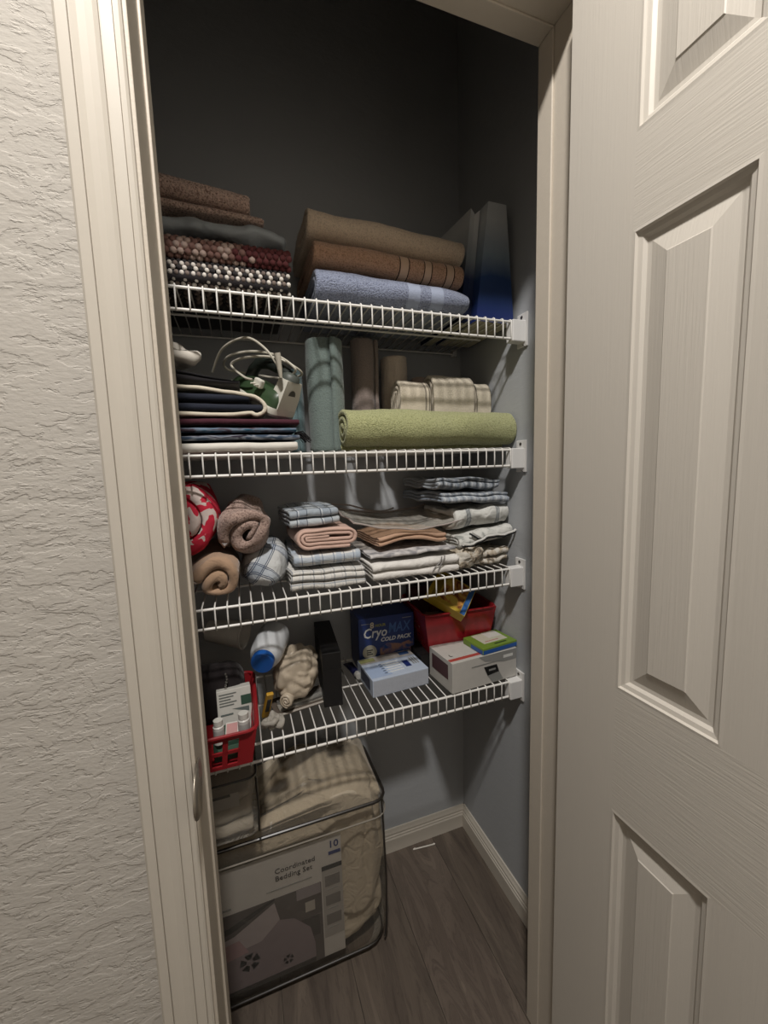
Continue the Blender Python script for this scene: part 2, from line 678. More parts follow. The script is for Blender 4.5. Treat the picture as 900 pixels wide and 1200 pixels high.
b = MB(); b.box(-2.2, XL - 0.018, YF, YB, 0, CZ)
struct(b.build('wall_front', PAINT), 'textured off-white plaster wall beside the closet doorway', 'wall')
b = MB(); b.box(XR + 0.018, 1.9, YF, YB, 0, CZ); struct(b.build('wall_front_hinge_side', PAINT), 'plaster wall on the hinge side of the closet doorway', 'wall')
b = MB(); b.box(XL - 0.018, XR + 0.018, YF, YB, HEAD + 0.018, CZ); struct(b.build('wall_header', PAINT), 'plaster wall above the closet doorway', 'wall')
b = MB(); b.box(CXL - 0.1, CXR + 0.1, CYB, CYB + 0.1, 0, CZ); struct(b.build('wall_back', CLOSETPAINT), 'painted back wall of the linen closet', 'wall')
b = MB(); b.box(CXR, CXR + 0.1, YB, CYB, 0, CZ); struct(b.build('wall_right', CLOSETPAINT), 'painted side wall of the closet with shelf brackets', 'wall')
b = MB(); b.box(CXL - 0.1, CXL, YB, CYB, 0, CZ); struct(b.build('wall_left', CLOSETPAINT), 'painted side wall of the closet hidden by the jamb', 'wall')
b = MB(); b.box(-2.3, 2.0, -1.4, CYB + 0.1, CZ, CZ + 0.08); struct(b.build('ceiling', plain('ceiling_paint', 'd8d4cc', .9, bump=.4, scale=120)), 'white ceiling of the hall and closet', 'ceiling')
b = MB(); b.box(-2.3, 2.0, -1.4, -1.3, 0, CZ); struct(b.build('wall_hall', PAINT), 'plaster wall across the hall from the closet', 'wall')
b = MB(); b.box(-2.3, -2.2, -1.3, YF, 0, CZ); struct(b.build('wall_hall_end', PAINT), 'plaster wall at the end of the hall', 'wall')
b = MB(); b.box(1.9, 2.0, -1.3, YB, 0, CZ); struct(b.build('wall_hall_far_end', PAINT), 'plaster wall at the other end of the hall behind the door', 'wall')

# floor of vinyl planks, long side running into the closet
b = MB(); b.box(-2.3, 2.0, -1.4, CYB + 0.1, -0.08, -0.0035)
floor = struct(b.build('floor', plain('floor_underlay', '2a2522', .9)), 'grey-brown wood-look plank floor', 'floor')
FW = [floorwood('plank_vinyl_%d' % i, c[0], c[1], c[2], i * 1.37) for i, c in enumerate([('554b43', '665b52', '786c61'), ('4f463f', '5f554c', '71665b'), ('594e46', '695e54', '7a6e63')])]
rng = random.Random(4)
pw, pl = 0.18, 1.22
pm = {}
i = 0
x = -2.2 + 0.055
while x < 1.9:
    y = -1.3 - rng.uniform(.62, .92)
    while y < CYB:
        y0, y1 = max(y, -1.3), min(y + pl, CYB)
        x1 = min(x + pw, 1.9)
        if y1 - y0 > .02:
            # only where floor is bare: hall strip or closet
            mi = rng.randrange(3)
            key = (round(y1 - y0, 3), round(x1 - x, 3), mi)
            if key not in pm:
                q = MB(); q.box(0, x1 - x - .0012, 0, y1 - y0 - .0012, -.0035, 0)
                pm[key] = q.mesh('plank', FW[mi])
            link('plank', pm[key], floor, (x, y0, 0))
        y += pl
    x += pw

# baseboards with a stepped, moulded top
def baseboard(name, p0, p1, nrm, label):
    prof = [(0, 0), (.015, 0), (.015, .046), (.0125, .050), (.0125, .0545), (.010, .057), (.010, .063), (.0065, .069), (.004, .076), (0, .076)]
    q = MB()
    vs = []
    for p in (p0, p1):
        for (o, z) in prof:
            vs.append((p[0] + nrm[0] * o, p[1] + nrm[1] * o, z))
    n = len(prof)
    fs = [(k, (k + 1) % n, n + (k + 1) % n, n + k) for k in range(n)] + [tuple(range(n))[::-1], tuple(range(n, 2 * n))]
    q.add(vs, fs)
    return struct(q.build(name, TRIM), label, 'baseboard')
baseboard('baseboard_back', (CXL, CYB), (CXR, CYB), (0, -1), 'white moulded baseboard along the closet back wall')
baseboard('baseboard_right', (CXR, CYB), (CXR, YB), (-1, 0), 'white moulded baseboard along the closet side wall by the hinge')
baseboard('baseboard_left', (CXL, YB), (CXL, CYB), (1, 0), 'white moulded baseboard along the hidden closet side wall')

# door frame: jamb boards with a stop, casings on the hall side
def jamb_board(name, label, vertical, x0, x1):
    q = MB()
    return q
b = MB(); b.box(XL - .018, XL, YF, YB, 0, HEAD + .018, r=.001); b.box(XL, XL + .004, .632, .668, 0, HEAD, r=.0012)
jl = struct(b.build('trim_1', JAMB), 'white painted strike-side door jamb', 'door jamb')
b = MB(); b.box(XR, XR + .018, YF, YB, 0, HEAD + .018, r=.001); b.box(XR - .004, XR, .632, .668, 0, HEAD, r=.0012)
struct(b.build('trim_2', JAMB), 'white painted hinge-side door jamb', 'door jamb')
b = MB(); b.box(XL, XR, YF, YB, HEAD, HEAD + .018, r=.001); b.box(XL + .004, XR - .004, .632, .668, HEAD - .004, HEAD, r=.0012)
struct(b.build('trim_3', JAMB), 'white painted head jamb over the closet doorway', 'door jamb')

def casing(name, label, pa, pb, wdir):
    """moulded casing, profile (across, out) from inner edge to outer edge"""
    prof = [(0, 0), (0, .0085), (.0025, .0105), (.0066, .0105), (.0070, .0080), (.0080, .0080), (.0084, .0115), (.0193, .0125), (.0197, .0095), (.0209, .0095), (.0213, .0125), (.026, .0116), (.033, .0116), (.040, .0140),
            (.0459, .0168), (.0463, .0135), (.0475, .0135), (.0479, .0172), (.058, .0174), (.0605, .0155), (.0615, .010), (.0615, 0)]
    q = MB()
    vs = []
    for (p, mit) in (pa, pb):
        for (a, o) in prof:
            vs.append((p[0] + wdir[0] * a + mit[0] * a, YF - o, p[2] + wdir[2] * a + mit[2] * a))
    n = len(prof)
    fs = [(k, (k + 1) % n, n + (k + 1) % n, n + k) for k in range(n)] + [tuple(range(n))[::-1], tuple(range(n, 2 * n))]
    q.add(vs, fs)
    o = q.build(name, TRIM)
    bm = bmesh.new(); bm.from_mesh(o.data); bmesh.ops.recalc_face_normals(bm, faces=bm.faces[:]); bm.to_mesh(o.data); bm.free()
    return struct(o, label, 'door casing')
RV = .004
casing('trim_4', 'white moulded casing beside the textured wall', ((XL - RV, 0, 0), (0, 0, 0)), ((XL - RV, 0, HEAD + RV), (0, 0, 1)), (-1, 0, 0))
casing('trim_5', 'white moulded casing behind the open door', ((XR + RV, 0, 0), (0, 0, 0)), ((XR + RV, 0, HEAD + RV), (0, 0, 1)), (1, 0, 0))
casing('trim_6', 'white moulded casing above the doorway', ((XL - RV, 0, HEAD + RV), (-1, 0, 0)), ((XR + RV, 0, HEAD + RV), (1, 0, 0)), (0, 0, 1))

# strike plate with its curved lip wrapping the jamb edge
NICK = plain('brushed_nickel', 'b4aca0', 0.32, metal=0.9, bump=.1, scale=500)
b = MB()
zc = .886
ol = []
for k in range(9):
    t = -PI / 2 + PI * k / 8
    ol.append((.012 + .004 * math.cos(t) * 0, zc + .028 * math.sin(t), math.cos(t)))
N = 10
vs, fs = [], []
for k in range(N + 1):
    f = k / N
    z = zc - .036 + .072 * f
    hw = math.sin(PI * f) ** .6
    # row across: on the jamb face, over the edge, curl outward
    for (yy, xx) in ((YF + .006 + .028 * hw, XL + .0016), (YF + .004 + .012 * hw, XL + .0020), (YF - .001 - .001 * hw, XL + .0024), (YF - .022 * hw - .002, XL + .0024), (YF - .042 * hw - .002, XL - .001 * hw)):
        vs.append((xx, yy, z))
R5 = 5
for k in range(N):
    for j in range(R5 - 1):
        fs.append((k * R5 + j, k * R5 + j + 1, (k + 1) * R5 + j + 1, (k + 1) * R5 + j))
b.add(vs, fs)
sp_ = b.build('strike_plate', NICK, jl, smooth=True)
md = sp_.modifiers.new('thick', 'SOLIDIFY'); md.thickness = .0012
b = MB(); b.box(XL + .0013, XL + .0022, YF + .006, YF + .017, zc - .012, zc + .012, r=.0003)
b.build('latch_hole', plain('latch_dark', '17130f', .8), jl)

# ------------------------------------------------------------------ the open door (moulded six-panel skin), swung square to the wall
DX0, DX1 = .523, .557
DY1, DY0 = .553, -.057       # hinge edge, free edge
DT, DB = 2.030, .012
GRAINV = woodgrain('door_skin_upright_grain', 'c8c2b8', False, .10)
GRAINH = woodgrain('door_skin_cross_grain', 'c8c2b8', True, .20)
GRAINP = woodgrain('door_skin_panel_grain', 'c8c2b8', False, .16)
door = thing('door_1', 'white six-panel moulded door standing open', 'door', (DX0, DY1, DB))
struct(door)
# local: x 0..0.034 thickness (0 = face to the closet side), y 0..-0.61, z 0..2.018
DW, DH = DY1 - DY0, DT - DB
st = .1165
ms = .085
pwid = (DW - 2 * st - ms) / 2
cols = [(-st - pwid, -st), (-st - 2 * pwid - ms, -st - pwid - ms)]
rows = [(.215 - DB, .753 - DB), (.955 - DB, 1.610 - DB), (1.730 - DB, 1.925 - DB)]
b = MB(); b.box(.009, .034, -DW, 0, 0, DH); b.build('door_core', GRAINV, door)
def slab(name, y0, y1, z0, z1, m):
    q = MB(); q.box(0, .010, y0, y1, z0, z1); return q.build(name, m, door)
slab('stile', -st, 0, 0, DH, GRAINV)
slab('stile', -DW, -DW + st, 0, DH, GRAINV)
zs = [0] + [v for r_ in rows for v in r_] + [DH]
for k in range(0, 8, 2):
    slab('rail', -DW + st, -st, zs[k], zs[k + 1], GRAINH)
for (z0, z1) in rows:
    slab('mullion', cols[1][1], cols[0][0], z0, z1, GRAINV)
prof = [(0, 0), (.004, -.0004), (.006, .0030), (.012, .0044), (.016, .0085), (.021, .0088), (.022, .0088), (.046, .0026), (.0475, .0014)]
for (y0, y1) in cols:
    for (z0, z1) in rows:
        q = MB()
        vs = []
        for (a, d) in prof:
            vs += [(d, y0 + a, z0 + a), (d, y1 - a, z0 + a), (d, y1 - a, z1 - a), (d, y0 + a, z1 - a)]
        fs = []
        for k in range(len(prof) - 1):
            for j in range(4):
                fs.append((k * 4 + j, k * 4 + (j + 1) % 4, (k + 1) * 4 + (j + 1) % 4, (k + 1) * 4 + j))
        L = (len(prof) - 1) * 4
        fs.append((L, L + 1, L + 2, L + 3))
        q.add(vs, fs)
        o = q.build('door_panel', GRAINP, door)
        bm = bmesh.new(); bm.from_mesh(o.data); bmesh.ops.recalc_face_normals(bm, faces=bm.faces[:])
        bm.normal_update()
        cen = [f for f in bm.faces][-1]
        if cen.normal.x > 0:
            bmesh.ops.reverse_faces(bm, faces=bm.faces[:])
        bm.to_mesh(o.data); bm.free()
# hinges on the jamb edge
HM = plain('hinge_nickel', 'a9a197', .35, metal=.85)
for hz in (.23, 1.02, 1.80):
    q = MB(); q.tube([(.0365, .0030, hz - .04), (.0365, .0030, hz + .04)], .0045, 10)
    q.build('hinge_knuckle', HM, door)

# =================================================================== WIRE SHELVES
WIREM = plain('white_vinyl_coating', 'e6e4df', 0.35, var=0.01)
BRKM = plain('white_bracket_plastic', 'dfdedc', 0.45, var=0.01)
SCREW = plain('screw_steel', '8d8a86', .35, metal=.9)
DARKHOLE = plain('hole_dark', '15120f', .9)
SZ = [1.644, 1.334, 1.025, 0.711]          # centre height of each shelf's upper front rod
SH = ['topmost wire shelf, holding the woven rugs and bath towels', 'wire shelf holding the iron and the rolled green towel',
      'wire shelf holding the rolled and folded bed linen', 'lowest wire shelf, holding the basket and medicine boxes']
LY, BY = .870, 1.166
LIP = .040
x_l, x_r = CXL + .004, .660
wb = MB()
arc = [(0, LY - .0045 + .006 * (1 - math.sin(PI / 2 * k / 4)), .0048 - .006 * (1 - math.cos(PI / 2 * k / 4))) for k in range(5)]
wb.tube([(0, BY + .004, .0048)] + [(0, LY + .012, .0048)] + arc + [(0, LY - .0047, -.02), (0, LY - .0047, -LIP - .004)], .0017, 6)
wire_me = wb.mesh('wire', WIREM, True)
def rodm(r):
    q = MB(); q.tube([(x_l, 0, 0), (x_r, 0, 0)], r, 8); return q.mesh('rod', WIREM, True, 50)
rod_big, rod_small = rodm(.0031), rodm(.0027)
bk = MB()
bk.box(.650, .690, LY - .011, LY + .016, -LIP - .007, .004, r=.0022)     # socket holding the rods
bk.box(.687, .692, LY - .016, LY + .022, -LIP - .017, .024, r=.0015)     # flange on the wall
br_me = bk.mesh('end_bracket', BRKM)
sk = MB(); sk.tube([(.6858, LY + .004, .0145), (.6876, LY + .004, .0145)], .0042, 10); sk.tube([(.6846, LY + .004, .0145), (.6862, LY + .004, .0145)], .0016, 8, mi=1)
sk_me = sk.mesh('screw', [SCREW, DARKHOLE])
tip = MB(); tip.tube([(.681, LY - .006, -LIP - .013), (.6915, LY - .006, -LIP - .018)], .0012, 6)
tip_me = tip.mesh('nail', SCREW)
cp = MB(); cp.box(.655, .668, BY - .008, BY + .010, -.008, .012, r=.002); cp.box(.655, .668, BY + .002, CYB, -.006, .016, r=.002)
cp_me = cp.mesh('wall_clip', BRKM)
for zc_, lab in zip(SZ, SH):
    s_ = thing('wire_shelf', 'white ' + lab if not lab.startswith('white') else lab, 'shelf', (0, 0, zc_), group='wire shelves in the closet')
    link('front_rod', rod_big, s_, (0, LY, 0))
    link('front_rod', rod_big, s_, (0, LY - .0015, -LIP))
    link('back_rod', rod_small, s_, (0, BY, 0))
    link('middle_rod', rod_small, s_, (0, 1.018, 0))
    k = 0
    while True:
        xw = x_r - .010 - .0238 * k
        if xw < x_l + .01:
            break
        link('wire', wire_me, s_, (xw, 0, 0))
        k += 1
    e = link('end_bracket', br_me, s_)
    link('screw', sk_me, e)
    link('nail', tip_me, e)
    link('wall_clip', cp_me, s_)
    o = link('end_bracket', br_me, s_); o.scale = (-1, 1, 1); o.location = (CXL + .692, 0, 0)
B1, B2, B3, B4 = [z + .0066 for z in SZ]

# =================================================================== SHELF 1: rugs, sheet, towels, gift bags
def bobble_rows(front_y, H, x0, x1, rows, pick, rx, ry, rz, pitch, n_under=4, depth=.22, rngs=1):
    """knots over a rounded front fold of height H (and along its underside)"""
    rg = random.Random(rngs)
    q = MB()
    R = H / 2
    row_i = 0
    pos = []
    for k in range(rows):
        a = -PI / 2 + PI * (k + .5) / rows
        pos.append((front_y + R - R * math.cos(a), R + R * math.sin(a)))
    for k in range(n_under):
        pos.append((front_y + R + (k + .6) * pitch * 1.15, 0.0))
    for ri, (y, z) in enumerate(pos):
        x = x0 + (ri % 2) * pitch / 2
        j = 0
        while x < x1:
            mi = pick(ri, j, x, rg)
            if mi is not None:
                q.ellipsoid((x + rg.uniform(-.0008, .0008), y, z + (rz if False else 0)), (rx, ry, rz), 7, 5, mi)
            x += pitch
            j += 1
    return q

# black and white knotted rug
rug = thing('knotted_rug', 'black and white knotted rug folded flat on the wire', 'rug', (0, 0, B1 + .005))
H = .046
bl = fabric('rug_black', '2c292b'); wh = fabric('rug_white', 'd9d3cb'); tp = fabric('rug_taupe', '7a6d66')
me = cloth_mesh('rug_body', serp(3, .27, (H - .004) / 3), (H - .004) / 3 - .001, .42, bl, amp=.002, nw=30, seed=3)
o = link('rug_body', me, rug, (-.088, .884, .001))
def pk(ri, j, x, rg):
    if ri >= 8:
        return 0 if (j + ri) % 2 else 2
    if ri in (6, 7):
        return 0
    if ri % 2 == 0:
        return 1 if j % 2 == 0 else 0
    return 1 if j % 2 else 2
q = bobble_rows(.880, H, -.285, .122, 8, pk, .0047, .0042, .0050, .0098, 6, rngs=2)
o = q.build('knots', [bl, wh, tp], rug, True, 80); o['kind'] = 'stuff'

# burgundy and pink pompom rug
rug = thing('pompom_rug', 'burgundy and dusty pink pompom rug above the black one', 'rug', (0, 0, B1 + .0590))
H = .031
bu = fabric('rug_burgundy', '6b3a3c'); pk1 = fabric('rug_pale_pink', 'c9b2a8'); pk2 = fabric('rug_dusty', '8f6e66')
me = cloth_mesh('rug_body', serp(2, .26, (H - .004) / 2), (H - .004) / 2 - .001, .42, pk2, amp=.002, nw=26, seed=5)
link('rug_body', me, rug, (-.085, .888, .001))
def pk_(ri, j, x, rg):
    v = (x + .1) / .24
    if v > .58 + rg.uniform(-.12, .12):
        return 0
    return 1 if ((j // 2 + ri // 2) % 3 == 0 or rg.random() < .18) else 2
q = bobble_rows(.884, H, -.285, .130, 5, pk_, .0073, .0060, .0066, .0128, 0, rngs=7)
o = q.build('pompoms', [bu, pk1, pk2], rug, True, 80); o['kind'] = 'stuff'

# blue-grey sheet
SATIN = fabric('satin_blue_grey', 'aab2b8', rough=.45, bump=.05, sheen=.1, wr=.25)
def taper_r(V):
    f = np.clip((V[:, 0] - .08) / .13, 0, 1)
    V[:, 2] = V[:, 2] * (1 - .35 * f * f)
    return V
cloth('folded_sheet', 'crumpled blue-grey satin sheet between the rugs', 'sheet', stad(.25, .058, .012, 3), .0115, .41, SATIN, (-.085, .890, B1 + .0965), amp=.016, freq=15, amp2=.006, freq2=36, seed=11, nw=60, deform=taper_r)
TW = terry('tweed_pink_brown', 'cdb3a6', '7a5d52', 300, fleck=.55)
cloth('folded_mat', 'pink-brown tweed bath mat lying flat on the satin sheet', 'mat', serp(1, .24, .017), .016, .36, TW, (-.097, .900, B1 + .1525), rot=(0, .05, 0), amp=.003, seed=12, nw=30)
cloth('folded_mat', 'pink-brown tweed bath mat folded in two atop the pile', 'mat', serp(2, .22, .0205), .018, .34, TW, (-.113, .905, B1 + .1705), rot=(0, .05, 0), amp=.0035, seed=13, nw=30)

# three bath towels
def sag_right(dz):
    def f(V):
        k = np.clip((V[:, 0] + .18) / .36, 0, 1)
        V[:, 2] = V[:, 2] * (1 - dz * k)
        return V
    return f
def towel_blue(V):
    k = np.clip((V[:, 0] + .18) / .36, 0, 1)
    V[:, 2] = V[:, 2] * (1 - .12 * k)
    e = np.clip((V[:, 0] - .10) / .09, 0, 1)
    V[:, 2] = .034 + (V[:, 2] - .034) * (1 - .34 * e ** 2)
    V[:, 1] = V[:, 1] + .012 * e ** 2
    return V
cloth('bath_towel', 'periwinkle blue bath towel, lowest of the folded three', 'towel', stad(.27, .076, .0125, 3), .0125, .362,
      terry('terry_blue', '8c94aa', '686f86', bands=[(.022, .052, '9aa3b8'), (.078, .108, '9aa3b8')]), (.358, .862, B1), amp=.004, seed=21, nw=44, deform=towel_blue, group='folded bath towels')
cloth('bath_towel', 'cinnamon brown bath towel with satin bands, middle of three', 'towel', stad(.27, .061, .0125, 3), .0125, .355,
      terry('terry_brown', 'c8a288', '9c765c', bands=[(.012, .0145, '3a261c'), (.0145, .0335, 'd0b39b'), (.0335, .036, '3a261c'), (.072, .0745, '3a261c'), (.0745, .0925, 'd0b39b'), (.0925, .095, '3a261c'), (.130, .1325, '3a261c'), (.1325, .150, 'd0b39b'), (.150, .1525, '3a261c')]),
      (.354, .880, B1 + .072), rot=(0, .03, 0), amp=.004, seed=22, nw=44, group='folded bath towels')
cloth('bath_towel', 'sandy beige bath towel, uppermost of the folded three', 'towel', stad(.26, .068, .0125, 3), .0125, .375,
      terry('terry_beige', 'dbc8b2', 'c0ac96', bump=.7, fleck=.18), (.354, .892, B1 + .131), rot=(0, .045, 0), amp=.005, seed=23, nw=44, group='folded bath towels')

# gift bags: gusseted paper, pale at the top fading to navy
@cached
def giftpaper(name, c0, c1, c2, c3, h):
    t = NT(name)
    tc = t.n('ShaderNodeTexCoord')
    sp = t.n('ShaderNodeSeparateXYZ')
    t.l(tc.outputs['Object'], sp.inputs[0])
    nz = t.n('ShaderNodeTexNoise', i_Scale=14.0, i_Detail=3.0)
    t.l(tc.outputs['Object'], nz.inputs['Vector'])
    f = t.math('ADD', t.math('DIVIDE', sp.outputs[2], h), t.math('MULTIPLY', t.math('SUBTRACT', nz.outputs[0], .5), .16))
    t.l(t.ramp(f, [(0.05, lin(c0)), (.36, lin(c1)), (.55, lin(c2)), (.85, lin(c3))]), t.p.inputs['Base Color'])
    t.p.inputs['Roughness'].default_value = .55
    return t.m
def gift_bag(label, loc, rz, bw, bd, tw, h, lean, mat, gus=.25):
    """base bw x bd standing on z=0, mouth pressed to width tw; gusset creased on the near and far side"""
    r = thing('gift_bag', label, 'gift bag', loc, (0, 0, rz), 'gift bags by the closet wall')
    def ring(f):
        wd = bw + (tw - bw) * f
        cx = lean * f
        g = gus * wd * (1 if f > 0 else 0) * f
        y0, y1 = 0, bd
        return [(cx - wd / 2, y0, h * f), (cx, y0 + g * .55, h * f - (0.010 * f if gus else 0)), (cx + wd / 2, y0, h * f), (cx + wd / 2, (y0 + y1) / 2, h * f), (cx + wd / 2, y1, h * f), (cx, y1 - g * .55, h * f - (.01 * f if gus else 0)), (cx - wd / 2, y1, h * f), (cx - wd / 2, (y0 + y1) / 2, h * f)]
    q = MB()
    vs, fs = [], []
    NF = 8
    for i in range(NF + 1):
        vs += ring(i / NF)
    for i in range(NF):
        for k in range(8):
            fs.append((i * 8 + k, i * 8 + (k + 1) % 8, (i + 1) * 8 + (k + 1) % 8, (i + 1) * 8 + k))
    q.add(vs, fs)
    o = q.build('bag_body', mat, r)
    m = o.modifiers.new('paper', 'SOLIDIFY'); m.thickness = .0008; m.offset = 0
    q = MB(); q.box(-bw / 2 + .001, bw / 2 - .001, .001, bd - .001, .0005, .002)
    q.build('base_board', plain('bag_base_card', 'b9b39f', .8), r)
    return r
GP = giftpaper('gift_paper_navy', '192b66', '304d80', '8d9fb0', 'd0d4d6', .285)
gift_bag('blue ombre gift bag standing against the closet side wall', (.629, .902, B1 + .0005), 0, .110, .215, .05, .277, .006, GP, gus=0.0)
GP2 = giftpaper('gift_paper_dusk', '161f42', '2d3b60', '98a1a8', 'd2d4d4', .285)
gift_bag('darker grey-blue gift bag between the towels and the other bag', (.5580, .928, B1 + .0005), .07, .030, .20, .026, .272, .034, GP2)

# =================================================================== SHELF 2
CRM = fabric('cream_cotton', 'd8cfbd', wr=.2)
cloth('folded_sheet', 'plain white folded sheet, lowest of the clothes pile', 'sheet', serp(2, .26, .011), .0098, .42, fabric('white_sheet', 'd9d5cc'), (-.088, .874, B2), amp=.0025, seed=31, nw=30)
P1 = patterned('scarf_print_blue', ['3d4a5c', '8a8f98', '2a2430'], 26, thr=(.4, .5, .6), stretch=(1, 3, 1))
P2 = patterned('scarf_print_plum', ['4c4048', '707f90', '2f5a70'], 22, thr=(.4, .52, .62), stretch=(1, 3, 1))
cloth('folded_scarf', 'blue and grey printed scarf just above the white sheet', 'scarf', serp(2, .25, .0065), .0058, .425, P1, (-.085, .880, B2 + .0235), amp=.002, seed=32, nw=30)
cloth('folded_scarf', 'plum and teal printed scarf under the burgundy cloth', 'scarf', serp(2, .25, .0065), .0058, .42, P2, (-.088, .884, B2 + .0385), amp=.002, seed=33, nw=30)
# fringed end of the printed scarf
fr = MB(); rg = random.Random(8)
for k in range(26):
    y = .888 + rg.random() * .05
    p = Vector((.120, y, B2 + .034 + rg.uniform(-.006, .006)))
    L = rg.uniform(.018, .036)
    fr.tube([p, p + Vector((L * .5, rg.uniform(-.006, .004), .003)), p + Vector((L, rg.uniform(-.012, .004), -.005 + rg.uniform(-.01, .002)))], [.0014, .0013, .0008], 5)
o = fr.build('fringe_tassel', fabric('fringe_black', '1c1a1c'), None, True); tag(o, 'black knotted fringe of the printed scarves', 'fringe')
cloth('folded_cloth', 'dark burgundy cloth with a rounded end under the iron', 'cloth', serp(2, .25, .0078), .007, .43, fabric('burgundy_cotton', '4a2530', wr=.3), (-.086, .882, B2 + .0535), amp=.003, seed=34, nw=30)
# padded cream cover folded round navy trousers, fold towards the iron
def pad_path(L, h):
    p = [(L, .006), (.05, .006), (.02, .012)]
    for k in range(1, 10):
        t = -PI / 2 + PI * k / 10
        p.append((.022 - .03 * math.cos(t) * (1 - .3 * math.sin(t)), h * .5 + (h * .5 - .004) * math.sin(t)))
    p += [(.06, h + .002), (.12, h + .008), (L, h + .010)]
    return p
cloth('padded_cover', 'cream padded cover folded round the navy trousers', 'cover', pad_path(.36, .052), .008, .20, CRM, (.052, .985, B2 + .070), rot=(0, 0, PI / 2), amp=.003, seed=35, nw=18)
NV = fabric('navy_denim', '262a36', bump=.5, var=.15)
cloth('folded_trousers', 'navy trousers, upper pair inside the cream cover', 'trousers', serp(2, .18, .0095), .0085, .32, NV, (-.128, .888, B2 + .1005), amp=.002, seed=36, nw=20, group='trousers in the cream cover')
cloth('folded_trousers', 'navy trousers, lower pair inside the cream cover', 'trousers', serp(2, .18, .0095), .0085, .345, NV, (-.118, .886, B2 + .0805), amp=.002, seed=37, nw=20, group='trousers in the cream cover')
BK = fabric('black_jersey', '1d1b1e', wr=.3)
def slope_r(V):
    f = np.clip((V[:, 0] + .02) / .15, 0, 1)
    V[:, 2] = V[:, 2] * (1 - .75 * f)
    return V
cloth('folded_shirt', 'black jersey shirt slumped on top of the cream cover', 'shirt', serp(3, .20, .013), .011, .29, BK, (-.130, .900, B2 + .1375), amp=.006, seed=38, nw=26, deform=slope_r)
o = link('tissue_wad', blob_mesh('tissue_wad', (.075, .06, .040), fabric('tissue_white', 'd6d0c6'), (.9, .9), 26, 14, amp=.012, freq=40, ridge=.010, rfreq=30, seed=4), None, (-.100, .945, B2 + .175))
tag(o, 'small wad of white tissue on the black shirt', 'tissue')

# ---- steam iron
IGR = plain('iron_green_plastic', '33462f', .35, spec=.4, var=.03)
IWH = plain('iron_white_plastic', 'cfcdc2', .4, var=.02)
IDK = plain('iron_dark_plastic', '1e231f', .4)
iron = thing('steam_iron', 'green and white steam iron wrapped in its pale cord', 'iron', (.100, .915, B2 + .071), (.50, .0, .74))
iron.scale = (.82, .82, .82)
def hull(sections, mat, name, parent, sub=1):
    q = MB(); vs, fs = [], []
    n = len(sections[0])
    for s2 in sections:
        vs += s2
    for i in range(len(sections) - 1):
        for k in range(n):
            fs.append((i * n + k, i * n + (k + 1) % n, (i + 1) * n + (k + 1) % n, (i + 1) * n + k))
    fs.append(tuple(range(n))[::-1]); fs.append(tuple(range((len(sections) - 1) * n, len(sections) * n)))
    q.add(vs, fs)
    o = q.build(name, mat, parent, True, 50)
    bm = bmesh.new(); bm.from_mesh(o.data); bmesh.ops.recalc_face_normals(bm, faces=bm.faces[:]); bm.to_mesh(o.data); bm.free()
    return o
def outline(wd, ln, z, y0=0.0, n=10, back=.35):
    """boat shaped plan: round heel at y0, point at ln"""
    pts = []
    for k in range(2 * n):
        a = 2 * PI * k / (2 * n)
        c, s2 = math.cos(a), math.sin(a)
        if s2 >= 0:
            pts.append((wd / 2 * c * (1 - .15 * s2), y0 + (ln - y0) * (.35 + .65 * s2 ** 1.4), z))
        else:
            pts.append((wd / 2 * math.copysign(abs(c) ** .4, c), y0 + (ln - y0) * (.35 + .35 * math.copysign(abs(s2) ** .4, s2)), z))
    return pts
hull([outline(.100, .215, 0), outline(.102, .217, .004), outline(.100, .214, .006)], plain('iron_soleplate', '8f8f8c', .3, metal=.8), 'soleplate', iron)
hull([outline(.104, .219, .006), outline(.106, .220, .018), outline(.102, .214, .022)], IWH, 'skirt', iron)
hull([outline(.100, .212, .022), outline(.094, .196, .040), outline(.074, .168, .056, .004), outline(.056, .130, .064, .010)], IGR, 'water_tank', iron)
q = MB()
arcp = [(0, .150, .052), (0, .150, .075), (0, .138, .098), (0, .105, .110), (0, .060, .112), (0, .028, .104)]
q.tube(arcp, [.017, .015, .015, .015, .0155, .017], 12)
q.build('handle', IDK, iron, True, 60)
hull([[(-.034, .000, .022), (.034, .000, .022), (.034, .034, .022), (-.034, .034, .022)], [(-.033, -.001, .06), (.033, -.001, .06), (.030, .036, .06), (-.030, .036, .06)], [(-.027, .002, .098), (.027, .002, .098), (.022, .036, .098), (-.022, .036, .098)]], IWH, 'heel_rest', iron)
q = MB(); q.lathe([(.0001, 0), (.024, 0), (.022, .012), (.012, .018), (.0001, .019)], 16, o=(0, .02, .098)); q.build('heel_cap', plain('iron_grey', '4a4f4a', .5), iron, True, 50)
q = MB()
q.poly([(-.012 + .024 * k / 8 if False else .013 * math.cos(PI * k / 8), -.0012, .062 + .015 * math.sin(PI * k / 8)) for k in range(9)])
q.build('emblem', plain('iron_emblem', '4b4a44', .5), iron)
q = MB(); q.lathe([(.0001, 0), (.005, 0), (.004, .003), (.0001, .003)], 12, o=(.046, .02, .030)); q.build('indicator_lamp', plain('iron_amber', 'c9c6a0', .2), iron)
